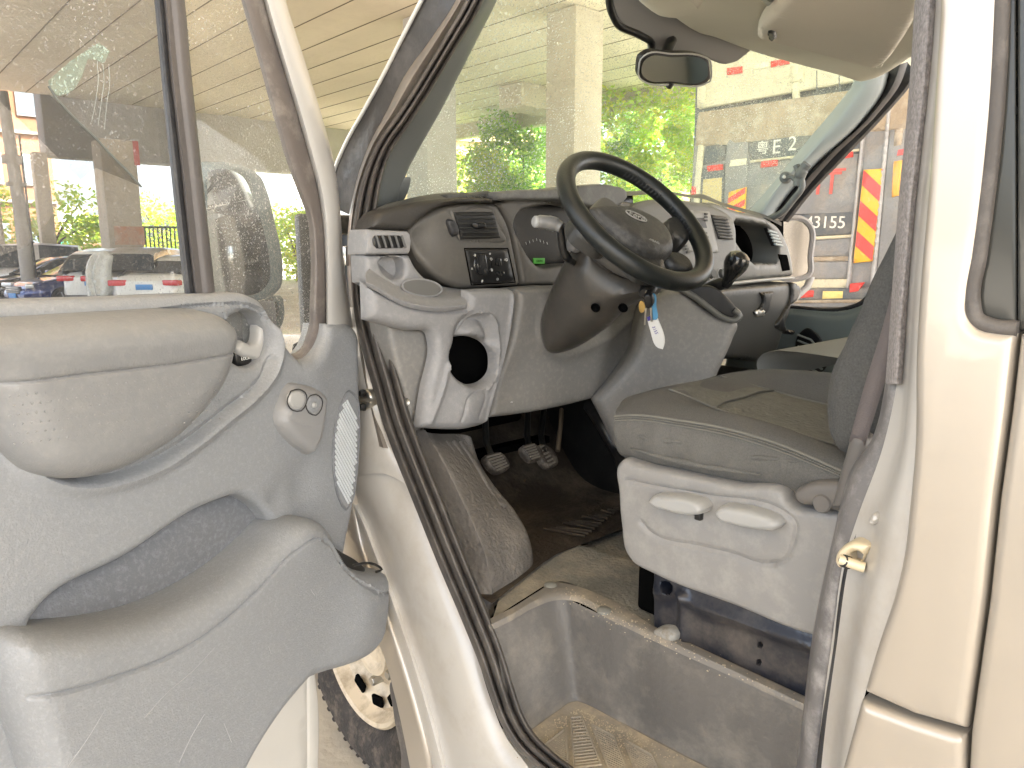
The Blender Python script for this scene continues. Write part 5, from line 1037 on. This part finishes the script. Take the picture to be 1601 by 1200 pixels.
tp('amber_panel', Q([(1099, 280), (1128, 277), (1127, 320), (1097, 322)]), .045, mat('pale_amber', (.6, .5, .25), .6), h=.01)
tp('left_strap', Q([(1138, 193), (1170, 189), (1166, 335), (1132, 335)]), .03, tg)
pl_ = tp('number_panel', Q([(1172, 215), (1345, 187), (1345, 240), (1172, 250)]), .02, tgd)
tp('ledge', Q([(1172, 250), (1342, 232), (1342, 236), (1172, 254)]), .04, twh)
tp('main_board', Q([(1168, 257), (1342, 238), (1338, 332), (1150, 345)]), .02, tg)
tp('lower_board', Q([(1225, 333), (1338, 329), (1334, 366), (1220, 372)]), .02, tgd)
tp('pale_bar', Q([(1225, 372), (1334, 366), (1333, 371), (1225, 378)]), .04, twh)
tp('low_board', Q([(1222, 378), (1333, 371), (1328, 400), (1222, 402)]), .02, tg)
tp('rust_gap', Q([(1222, 402), (1328, 400), (1328, 408), (1222, 410)]), .015, trust)
tp('bottom_board', Q([(1222, 410), (1327, 408), (1324, 436), (1222, 437)]), .02, tg)
tp('bumper_rail', Q([(1200, 437), (1324, 436), (1321, 450), (1200, 451)]), .05, twh)
tp('bumper', Q([(1200, 451), (1400, 449), (1400, 467), (1200, 470)]), .06, tgd)
tp('bumper_edge', Q([(1200, 468), (1420, 466), (1420, 472), (1200, 474)]), .05, trust)
tp('frame_post', Q([(1349, 176), (1354, 175), (1326, 460), (1321, 460)]), .05, mat('post_steel', (.42, .42, .42), .5, .2))
tp('frame_post', Q([(1386, 170), (1392, 169), (1366, 450), (1359, 450)]), .05, mat('post_steel', (.42, .42, .42), .5, .2))
tp('right_board', Q([(1394, 168), (1520, 150), (1520, 450), (1368, 450)]), .02, tg)
tp('right_pocket', Q([(1398, 200), (1412, 196), (1408, 226), (1396, 228)]), .04, trust, h=.03)
tp('amber_lamp', Q([(1396, 252), (1412, 249), (1403, 305), (1393, 308)]), .06, mat('amber_lamp_lens', (.85, .42, .05), .3), h=.03)
for q in ([(1105, 259), (1129, 256), (1129, 265), (1105, 268)], [(1190, 252), (1215, 249), (1215, 259), (1188, 262)], [(1312, 239), (1333, 236), (1333, 245), (1310, 249)], [(1404, 234), (1420, 231), (1419, 240), (1402, 243)], [(1081, 291), (1088, 291), (1088, 304), (1080, 304)]): tp('red_reflector', Q(q), .05, red, h=.006, r=.004, back=.02)
tp('white_reflector', Q([(1142, 250), (1167, 247), (1166, 257), (1140, 260)]), .05, cream, h=.006, r=.004, back=.02)
def hazard(pxq, flip):
    b = tp('hazard_board', Q(pxq), .06, yel, h=.008, r=.004, back=.015)
    S = ST(.0705); c = [S.uv(S.px(*p)) for p in pxq]; tl, tr2, br, bl = c
    for k in range(-1, 4):
        a = k*.52; w = .26
        pts = []
        def at(u, v): return tl*(1-u)*(1-v)+tr2*u*(1-v)+br*u*v+bl*(1-u)*v
        qs = [(0, a/1.6), (1, (a+.30)/1.6), (1, (a+.30+w)/1.6), (0, (a+w)/1.6)]
        if not flip: qs = [(1-u, v) for u, v in qs]
        # clip in v
        P = qs
        for lim, sgn in ((0.01, 1), (.99, -1)):
            out = []
            for i in range(len(P)):
                p, q = P[i], P[(i+1) % len(P)]; ip = sgn*(p[1]-lim) >= 0; iq = sgn*(q[1]-lim) >= 0
                if ip: out.append(p)
                if ip != iq: t = (lim-p[1])/(q[1]-p[1]); out.append((p[0]+(q[0]-p[0])*t, lim))
            P = out
            if not P: break
        if len(P) < 3: continue
        P = [(min(.985, max(.015, u)), v) for u, v in P]
        relief('red_stripe', [(*at(u, v), 's') for u, v in P], S, red, b, h=.002, r=0, back=.003, g=.5, world=True)
hazard([(1350, 265), (1381, 263), (1364, 408), (1334, 411)], True)
hazard([(1139, 300), (1166, 292), (1163, 350), (1134, 352)], False)
wi = mat('lorry_lettering', (.85, .84, .78), .6); ri = mat('lorry_red_lettering', (.75, .12, .1), .6)
Sx = ST(.045); rr_ = R(1.2)
text('number_lettering', '粤', Sx.px(1192, 232), Sx, .15, wi, pl_, .004, rot=rr_*-1)
text('number_lettering', 'E', Sx.px(1214, 230), Sx, .21, wi, pl_, .004, rot=-rr_); text('number_lettering', '2', Sx.px(1239, 225), Sx, .21, wi, pl_, .004, rot=-rr_)
text('code_lettering', '43155', Sx.px(1290, 348), Sx, .175, wi, pl_, .004, rot=-rr_*1.3)
text('red_lettering', 'IT', Sx.px(1294, 288), Sx, .33, ri, pl_, .003, rot=-rr_); text('red_lettering', '―', Sx.px(1300, 266), Sx, .3, ri, pl_, .003, rot=-rr_)
tp('tail_lamp', Q([(1248, 454), (1271, 454), (1270, 464), (1250, 466)]), .09, red, h=.02); tp('tail_lamp', Q([(1328, 443), (1350, 441), (1340, 455), (1327, 457)]), .09, red, h=.02)
tp('yellow_plate', Q([(1286, 455), (1317, 455), (1316, 466), (1285, 467)]), .09, mat('plate_yellow', (.85, .7, .25), .5), h=.01)
for sx in (.3, 2.2):
    P = TO+np.array([math.sin(aT), math.cos(aT), 0])*sx-TNn*.9
    for q in (0, 1.35): lathe('lorry_wheel', [(0, -.1), (.2, -.1), (.28, -.02), (.3, -.12), (.48, -.14), (.5, -.08), (.5, .14), (.3, .16)], tyrem, trk, P-TNn*q+np.array([0, 0, .5]), (math.sin(aT), math.cos(aT), 0), 32)
boxes('chassis', [(tuple(TO+np.array([math.sin(aT), math.cos(aT), 0])*1.3-TNn*2.5+np.array([0, 0, .8])), (4.8, 1.0, .35))], tgd, trk, .02)
# ------------------------------------------------------------------ parked cars
tyre2 = mat('car_tyre', (.03, .03, .03), .8); alloy = mat('alloy', (.5, .5, .52), .3, .8); cglass = mat('car_glass', (.03, .04, .05), .06, 0, coat=.4)
lampr = mat('car_tail_lamp', (.6, .02, .03), .2, coat=.5); lampw = mat('car_head_lamp', (.75, .78, .8), .15, .3, coat=.6); platb = mat('blue_plate', (.05, .25, .6), .4); chr2 = mat('car_chrome', (.7, .7, .7), .2, .9)
def car(name, label, kind, px_, dist, head, paintm, group='cars parked under the overpass', z_=None):
    p = hor(px_, dist, 0); z0 = gz(p[1]) if z_ is None else z_
    c = thing(name, label, 'car', (p[0], p[1], z0), group, rz=head)
    if kind == 'sedan': L, Wd, belt, roof = 4.6, .9, .95, 1.45; st = [(-2.3, .35, .86), (-2.22, .30, .98), (-1.6, .25, 1.04), (-.9, .22, .98), (.6, .22, .95), (1.2, .22, .93), (2.0, .25, .80), (2.25, .30, .66), (2.32, .35, .55)]; cab = [(-1.75, .98), (-1.0, 1.38), (-.3, 1.46), (.35, 1.43), (1.25, .95)]
    elif kind == 'suv': L, Wd, belt, roof = 4.5, .93, 1.08, 1.68; st = [(-2.25, .40, .95), (-2.2, .34, 1.08), (-1.5, .30, 1.10), (-.5, .28, 1.08), (.7, .28, 1.05), (1.2, .28, 1.04), (2.0, .32, .95), (2.22, .36, .8), (2.28, .4, .65)]; cab = [(-2.15, 1.12), (-1.75, 1.58), (-.8, 1.68), (.3, 1.64), (1.15, 1.06)]
    else: L, Wd, belt, roof = 4.9, .95, 1.15, 1.9; st = [(-2.4, .4, 1.05), (-2.35, .34, 1.2), (-1.5, .3, 1.2), (0, .28, 1.18), (1.2, .28, 1.1), (2.0, .3, .95), (2.35, .36, .75), (2.4, .4, .6)]; cab = [(-2.3, 1.2), (-2.15, 1.8), (-.8, 1.9), (.6, 1.85), (1.6, 1.12)]
    V_ = []; n = 16
    X_ = [s[0] for s in st]; xs_ = np.linspace(X_[0], X_[-1], 26)
    for i, x in enumerate(xs_):
        zb = np.interp(x, X_, [s[1] for s in st]); zt = np.interp(x, X_, [s[2] for s in st]); e = min(1, (min(x-X_[0], X_[-1]-x)/.5)**.5 if min(x-X_[0], X_[-1]-x) > 0 else 0); w = Wd*(.74+.26*e)
        for k in range(n):
            t = 2*math.pi*k/n+math.pi/n; cx, cz = math.cos(t), math.sin(t); sx = math.copysign(abs(cx)**.35, cx); sz = math.copysign(abs(cz)**.45, cz)
            V_.append((x, w*sx*(1-.06*max(0, sz)), (zb+zt)/2+(zt-zb)/2*sz))
    F_ = [(i*n+k, i*n+(k+1) % n, (i+1)*n+(k+1) % n, (i+1)*n+k) for i in range(25) for k in range(n)]; F_ = [f[::-1] for f in F_]; F_ += [tuple(range(n)), tuple(25*n+k for k in range(n))[::-1]]
    bd = mesh_obj('body', V_, F_, paintm, c, angle=50)
    Vc = []; cx_ = np.linspace(cab[0][0], cab[-1][0], 20)
    for x in cx_:
        zt = np.interp(x, [q[0] for q in cab], [q[1] for q in cab]); f = max(0, (zt-belt)/(roof-belt)); wt = (Wd-.04)*(1-.2*f)
        for (yy, zz) in ((-(Wd-.05), belt-.08), (-(Wd-.06)+(Wd-.06-wt)*.5, (belt+zt)/2), (-wt, max(belt, zt-.05)), (-wt+.10, zt), (0, zt+.015*f), (wt-.10, zt), (wt, max(belt, zt-.05)), ((Wd-.06)-(Wd-.06-wt)*.5, (belt+zt)/2), (Wd-.05, belt-.08)): Vc.append((x, yy, zz))
    Fc_ = []; fm = []
    for i in range(19):
        for k in range(8):
            Fc_.append((i*9+k, i*9+k+1, (i+1)*9+k+1, (i+1)*9+k)); xm = (cx_[i]+cx_[i+1])/2
            top = k in (2, 3, 4, 5); mid = cab[1][0]-.05 < xm < cab[-2][0]+.05
            pil = k in (0, 1, 6, 7) and (abs(xm-(cab[1][0]+cab[3][0])/2) < .07 or xm < cab[0][0]+.25)
            fm.append(0 if (top and mid) or pil else 1)
    mesh_obj('cabin', Vc, Fc_, paintm, c, mats=[paintm, cglass], fm=fm, angle=30)
    for sx in (-1.38, 1.42):
        for sy in (-1, 1):
            wl = lathe('wheel', [(0, 0), (.2, 0), (.22, -.02), (.31, -.02), (.33, .0), (.33, .2)], tyre2, c, (sx, sy*(Wd+.005), .33), (0, -sy, 0), 24)
            lathe('rim', [(0, .0), (.05, .0), (.06, .02), (.19, .03), (.21, 0), (.215, .02)], alloy, wl, (sx, sy*(Wd+.012), .33), (0, -sy, 0), 20)
            for q in range(5):
                a = q*1.2566; boxes('spoke', [((sx+.11*math.cos(a), sy*(Wd+.013), .33+.11*math.sin(a)), (.16, .02, .035), Matrix.Rotation(-a, 4, 'Y'))], alloy, wl, .004)
    zt = st[1][2]
    for sy in (-1, 1):
        boxes('tail_lamp', [((X_[0]+.06, sy*(Wd-.26), zt-.16), (.22, .42, .14), Matrix.Rotation(sy*.25, 4, 'Z'))], lampr, c, .03)
        boxes('headlamp', [((X_[-1]-.16, sy*(Wd-.24), .70 if kind == 'sedan' else .86), (.20, .36, .12), Matrix.Rotation(-sy*.35, 4, 'Z'))], lampw, c, .03)
        boxes('door_mirror', [((cab[-1][0]-.25, sy*(Wd+.06), belt+.05), (.12, .18, .12))], paintm, c, .03)
    boxes('grille', [((X_[-1]-.02, 0, .58), (.06, .9, .2))], mat('grille_black', (.02, .02, .02), .4), c, .01)
    boxes('grille_bar', [((X_[-1]+.015, 0, .58+q*.06), (.03, .8, .012)) for q in (-1, 0, 1)], chr2, c)
    boxes('number_plate', [((X_[0]-.012, 0, .72 if kind == 'sedan' else .8), (.03, .40, .13))], platb, c, .004)
    boxes('number_plate', [((X_[-1]+.03, 0, .42), (.03, .46, .14))], platb, c, .004)
    boxes('bumper', [((X_[0]+.05, 0, .42), (.2, 1.5, .16))], mat('bumper_black', (.04, .04, .04), .5), c, .03)
    boxes('sill_trim', [((0, 0, .27), (3.9, 1.72, .06))], mat('bumper_black', (0, 0, 0)), c, .01)
    return c
pw = mat('car_white', (.75, .76, .72), .25, coat=.6); pb = mat('car_black', (.015, .018, .025), .18, coat=.8); pblue = mat('car_blue', (.01, .03, .16), .2, .3, coat=.8); pg = mat('car_grey', (.22, .24, .25), .3, .5, coat=.6); ps = mat('car_silver', (.5, .5, .5), .3, .6, coat=.5)
# heading: rotation of the car's +x about z
car('parked_car', 'pale silver people carrier behind the black saloon at the left edge', 'van', 20, 33, R(165), ps)
car('parked_car', 'black saloon facing left with bright headlamps, at the left edge', 'sedan', 92, 28.5, R(188), pb)
car('parked_car', 'dark blue saloon with a silver grille parked in front of the black one', 'sedan', 150, 25.5, R(192), pblue)
car('parked_car', 'white off-road car behind the hanging clear plastic sheet', 'suv', 200, 24, R(52), pw)
car('parked_car', 'silver hatchback just right of the white off-road car, wide red tail lamps', 'suv', 236, 23.2, R(52), ps)
car('parked_car', 'white saloon with red tail lamps and blue plate, left of its twin', 'sedan', 276, 22.3, R(52), pw)
car('parked_car', 'white saloon nearest the window divider, rear facing the van', 'sedan', 326, 23.9, R(52), pw)
car('parked_car', 'dark grey hatchback behind the two white saloons', 'suv', 292, 28.5, R(50), pg)
car('parked_car', 'small dark blue car by the fence behind the grey hatchback', 'suv', 282, 31, R(10), pblue)
# plastic sheet on the white car
Spv = Surf(hor(150, 21.2, 0), -np.array([FW[0], FW[1], 0]))
pst = thing('plastic_sheet', 'crumpled clear plastic sheet hanging over the white off-road car', 'sheet', tuple(hor(150, 21.2, 0)), world=True)
relief('sheet', [(134, 410), (143, 396), (158, 391), (171, 400, 's'), (168, 425), (171, 452), (166, 470, 's'), (136, 470, 's'), (132, 440)], Spv, mat('sheet_plastic', (.62, .64, .6), .25, coat=.5, bump=1, bscale=2.5), pst, h=.12, r=.1, back=.1, g=.06, step=6, grooves=[([(150, 395), (140, 420), (146, 460)], .05, .1), ([(160, 398), (150, 430), (156, 460)], .04, .08)])
# ------------------------------------------------------------------ trees, buildings, fence
def leaf(name, col, col2):
    m = bpy.data.materials.new(name); m.use_nodes = True; n = m.node_tree; n.nodes.clear(); L = n.links.new
    out = n.nodes.new('ShaderNodeOutputMaterial'); d = n.nodes.new('ShaderNodeBsdfDiffuse'); t = n.nodes.new('ShaderNodeBsdfTranslucent'); mx = n.nodes.new('ShaderNodeMixShader'); mx.inputs[0].default_value = .45
    tc = n.nodes.new('ShaderNodeTexCoord'); nz = n.nodes.new('ShaderNodeTexNoise'); nz.inputs['Scale'].default_value = 2.5; L(tc.outputs['Object'], nz.inputs[0])
    r = n.nodes.new('ShaderNodeValToRGB'); r.color_ramp.elements[0].position = .35; r.color_ramp.elements[1].position = .65; r.color_ramp.elements[0].color = (*col2, 1); r.color_ramp.elements[1].color = (*col, 1)
    L(nz.outputs[0], r.inputs[0]); L(r.outputs[0], d.inputs[0]); L(r.outputs[0], t.inputs[0]); L(d.outputs[0], mx.inputs[1]); L(t.outputs[0], mx.inputs[2]); L(mx.outputs[0], out.inputs[0]); return m
leafm = [leaf('leaf_mid', (.26, .46, .06), (.12, .26, .04)), leaf('leaf_light', (.46, .62, .10), (.28, .44, .06)), leaf('leaf_yellow', (.62, .62, .07), (.45, .5, .05))]
bark = mat('bark', (.12, .09, .06), .9, bump=.5, bscale=20)
def tree(label, px_, dist, hgt, cr_, lm=0, group='trees beyond the overpass', n=8000, low=.22, ls=.11, cat='tree', nm='tree'):
    p = hor(px_, dist, 0); z0 = gz(min(p[1], 45)); t = thing(nm, label, cat, (p[0], p[1], z0), group)
    rs = random.Random(int(px_*7+dist)); cl_ = []
    for k in range(34):
        a = rs.random()*6.283; zz = hgt*(low+(1-low)*rs.random()**.8); rr = cr_*(1-((zz/hgt-.55)/.62)**2)**.5 if abs(zz/hgt-.55) < .62 else .1
        q = rr*rs.random()**.5*.85; cl_.append((q*math.cos(a), q*math.sin(a), zz-.3, cr_*rs.uniform(.2, .36)))
    V_ = []; F_ = []; fm = []
    for i in range(n):
        cx, cy, cz, r = cl_[rs.randrange(34)]; d = Vector((rs.gauss(0, 1), rs.gauss(0, 1), rs.gauss(0, .8))); d = d.normalized()*r*(rs.random()**.4)
        c = Vector((cx, cy, cz))+d; u = Vector((rs.gauss(0, 1), rs.gauss(0, 1), rs.gauss(0, .6))).normalized(); v = u.cross(Vector((rs.gauss(0, 1), rs.gauss(0, 1), rs.gauss(0, 1)))).normalized(); s = ls*rs.uniform(.6, 1.5)
        b = len(V_); V_ += [c-u*s, c+v*s*.5, c+u*s, c-v*s*.5]; F_.append((b, b+1, b+2, b+3)); fm.append(1 if rs.random() < .35 else 0)
    tr_ = tube('trunk', [(0, 0, -.1), (.05, 0, hgt*.3), (.0, .05, hgt*.6)], [.16*hgt/7, .12*hgt/7, .07*hgt/7], bark, t, 8)
    for k in range(6):
        c = cl_[k*5]; tube('limb', [(0, 0, hgt*.3), (c[0]*.5, c[1]*.5, (hgt*.3+c[2])/2+.2), (c[0], c[1], c[2])], [.07, .045, .02], bark, tr_, 6)
    mesh_obj('crown', V_, F_, None, t, smooth=False, mats=[leafm[lm], leafm[(lm+1) % 3]], fm=fm)
    return t
TL = ['broad green tree in the gap between the pale column and the square column', 'taller green tree nearer the square column, top under the crossbeam', 'green tree just right of the square column', 'dense green tree behind the steering wheel top', 'green tree beside the lorry tailgate', 'small tree far behind, between the two right hand trees', 'bushy tree seen through the windscreen in front of the orange building']
for (i, px_, d, h_, c_) in ((0, 735, 33, 5.6, 2.7), (1, 820, 34, 7.3, 3.0), (2, 965, 30, 7.4, 2.9), (3, 1030, 31, 7.6, 3.0), (4, 1080, 26, 6.9, 2.6), (5, 1000, 40, 8.6, 3.6), (6, 775, 38, 6.6, 3.2)):
    tree(TL[i], px_, d, h_, c_, 0 if i % 2 else 1, low=.05)
for (i, px_, d, h_) in ((0, 745, 26, 1.9), (1, 800, 25, 2.1), (2, 840, 27, 2.2)):
    tree(['low yellow green bush at the foot of the trees, left one', 'yellow flowering bush in the middle below the trees', 'yellow green bush touching the square column'][i], px_, d, h_, 1.5, 2, 'yellow bushes under the trees', 1600, 0, .08, 'bush', 'bush')
TL2 = ['leafy tree in front of the orange building at the left edge', 'round green tree right of the rusty column behind the fence', 'green tree seen through the quarter window beside the door mirror', 'small green tree between the thin column and the rusty column']
for (i, px_, d, h_, c_) in ((0, 70, 37.5, 4.2, 2.6), (1, 262, 52, 4.6, 4.0), (2, 462, 40, 3.5, 2.6), (3, 150, 56, 3.6, 2.6)):
    tree(TL2[i], px_, d, h_, c_, 1, 'trees on the far left', 3000, .05, .12)
tree('green tree behind the door mirror, next to the lit quarter window', 400, 48, 4.4, 4.2, 1, 'trees on the far left', 3000, .05, .12)
def building(nm, label, p0, p1, z1, m, floors, bays, wm):
    """facade between two ground points"""
    a = np.array([*p0, 0.]); b = np.array([*p1, 0.]); L = np.linalg.norm(b-a); u = (b-a)/L; nrm = np.array([u[1], -u[0], 0]); nrm = nrm if nrm@(CAM-a) > 0 else -nrm
    c = (a+b)/2-nrm*5; t = thing(nm, label, 'building', (c[0], c[1], -.8), world=True); ang = math.atan2(u[1], u[0]); Rz = Matrix.Rotation(ang, 4, 'Z')
    wl = boxes('wall', [((c[0], c[1], z1/2-.4), (L, 10, z1+.8), Rz)], m, t, .03)
    boxes('roof', [((c[0], c[1], z1+.15), (L+.8, 10.8, .3), Rz)], concd, t, .03)
    fh = z1/floors
    for f in range(floors):
        s = a+u*L/2+nrm*.08; boxes('ledge', [((s[0], s[1], f*fh+.35), (L, .2, .12), Rz)], concl, t, .01)
        for q in range(bays):
            w = a+u*(L*(q+.5)/bays)+nrm*.03; W_ = L/bays*.5
            fr = boxes('window', [((w[0], w[1], f*fh+fh*.58), (W_, .14, fh*.45), Rz)], mat('window_frame_grey', (.5, .5, .48), .5), t, .01)
            w2 = w+nrm*.06; boxes('pane', [((w2[0]-u[0]*W_*.24*sg, w2[1]-u[1]*W_*.24*sg, f*fh+fh*.58), (W_*.43, .05, fh*.39), Rz) for sg in (-1, 1)], wm, fr)
    return t
obm = mat('orange_render', (.40, .19, .09), .9, var=.1, vscale=.5); wgl = mat('far_window_glass', (.25, .3, .32), .15)
q0, q1 = hor(-260, 40, 0), hor(96, 41, 0)
building('apartment_building', 'orange rendered apartment block behind the trees at the left edge', q0[:2], q1[:2], 9, obm, 3, 5, wgl)
q0, q1 = hor(640, 52, 0), hor(842, 54, 0)
building('apartment_building', 'pale orange apartment block above the trees, seen through the windscreen', q0[:2], q1[:2], 10.8, mat('peach_render', (.55, .36, .16), .9), 4, 3, wgl)
q0, q1 = hor(970, 62, 0), hor(1100, 60, 0)
building('apartment_building', 'pinkish building glimpsed through gaps in the trees behind the steering wheel', q0[:2], q1[:2], 8, mat('pink_render', (.6, .42, .36), .9), 3, 4, wgl)
q0, q1 = hor(436, 150, 0), hor(482, 150, 0)
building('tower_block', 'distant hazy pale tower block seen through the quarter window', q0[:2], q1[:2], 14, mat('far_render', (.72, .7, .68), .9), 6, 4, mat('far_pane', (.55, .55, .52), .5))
q0, q1 = hor(84, 75, 0), hor(140, 78, 0)
building('low_building', 'low pale building between the two left columns', q0[:2], q1[:2], 4.5, mat('far_render2', (.7, .62, .55), .9), 2, 4, wgl)
# fence and wall on the left horizon
def fence(label, pa, da, pb_, db, h, z, m, group=None, nm='fence', n=40):
    A = hor(pa, da, z); B = hor(pb_, db, z); t = thing(nm, label, 'fence', tuple(A), group, world=True); u = B-A
    tube('top_rail', [A+(0, 0, h), B+(0, 0, h)], .05, m, t, 6); tube('bottom_rail', [A+(0, 0, h*.2), B+(0, 0, h*.2)], .05, m, t, 6)
    boxes('bar', [(tuple(A+u*k/n+np.array([0, 0, h/2])), (.05, .05, h)) for k in range(n+1)], m, t)['kind'] = 'stuff'
fence('green metal railing in front of the trees right of the rusty column', 222, 34, 300, 34, 1.6, gz(30)+.95, mat('fence_green', (.12, .16, .1), .6), n=12)
A_ = hor(84, 52, 0); B_ = hor(170, 44, 0)
wl_ = thing('viaduct_ramp', 'low brick wall with a pale balustrade between the two left columns', 'wall', (*((A_+B_)/2)[:2], -.8), world=True)
u_ = B_-A_; Rz_ = Matrix.Rotation(math.atan2(u_[1], u_[0]), 4, 'Z'); cc_ = (A_+B_)/2
boxes('brick_face', [((cc_[0], cc_[1], .35), (np.linalg.norm(u_), .3, 1.9), Rz_)], mat('dark_brick', (.2, .15, .12), .9, var=.3, vscale=3), wl_)
boxes('balustrade', [((cc_[0], cc_[1]-.1, 1.42), (np.linalg.norm(u_), .4, .22), Rz_)], mat('pale_coping', (.65, .55, .38), .9), wl_, .02)
sgn = thing('shop_sign', 'teal sign board with white lettering between the left columns', 'sign', tuple(hor(94, 41, -.5)), world=True)
Ssg = Surf(hor(94, 41, 0), CAM*np.array([1, 1, 0])-hor(94, 41, 0)*np.array([1, 1, 0]))
relief('board', Q([(82, 376), (108, 377), (109, 388), (83, 387)]), Ssg, mat('teal', (.05, .38, .28), .5), sgn, h=.02, r=.01, back=.1, g=.5)
relief('lower_board', Q([(84, 389), (109, 389), (109, 404), (84, 404)]), Ssg, mat('sign_white', (.7, .72, .7), .5), sgn, h=.02, r=.01, back=.1, g=.5)
text('sign_lettering', '停车场收费', Ssg.px(95, 381), Ssg.off(.05), .17, white_ink, sgn, .004)
boxes('sign_post', [(tuple(hor(85, 41.1, .0)), (.08, .08, 2.2)), (tuple(hor(107, 41.1, .0)), (.08, .08, 2.2))], concd, sgn)
P_ = hor(38, 27, 0); lpz = gz(P_[1])
lpst = thing('lamp_post', 'grey metal pole with a bracket in front of the orange building', 'pole', (P_[0], P_[1], lpz))
tube('pole', [(0, 0, 0), (0, 0, 3), (-.1, 0, 6.2)], [.2, .18, .15], concd, lpst, 12); boxes('bracket', [((-.05, 0, 4.3), (.5, .3, .25)), ((-.02, 0, 3.6), (.5, .3, .12))], concd, lpst, .03); tube('conduit', [(.2, -.12, 0), (.18, -.12, 5)], .03, blackp, lpst, 6)
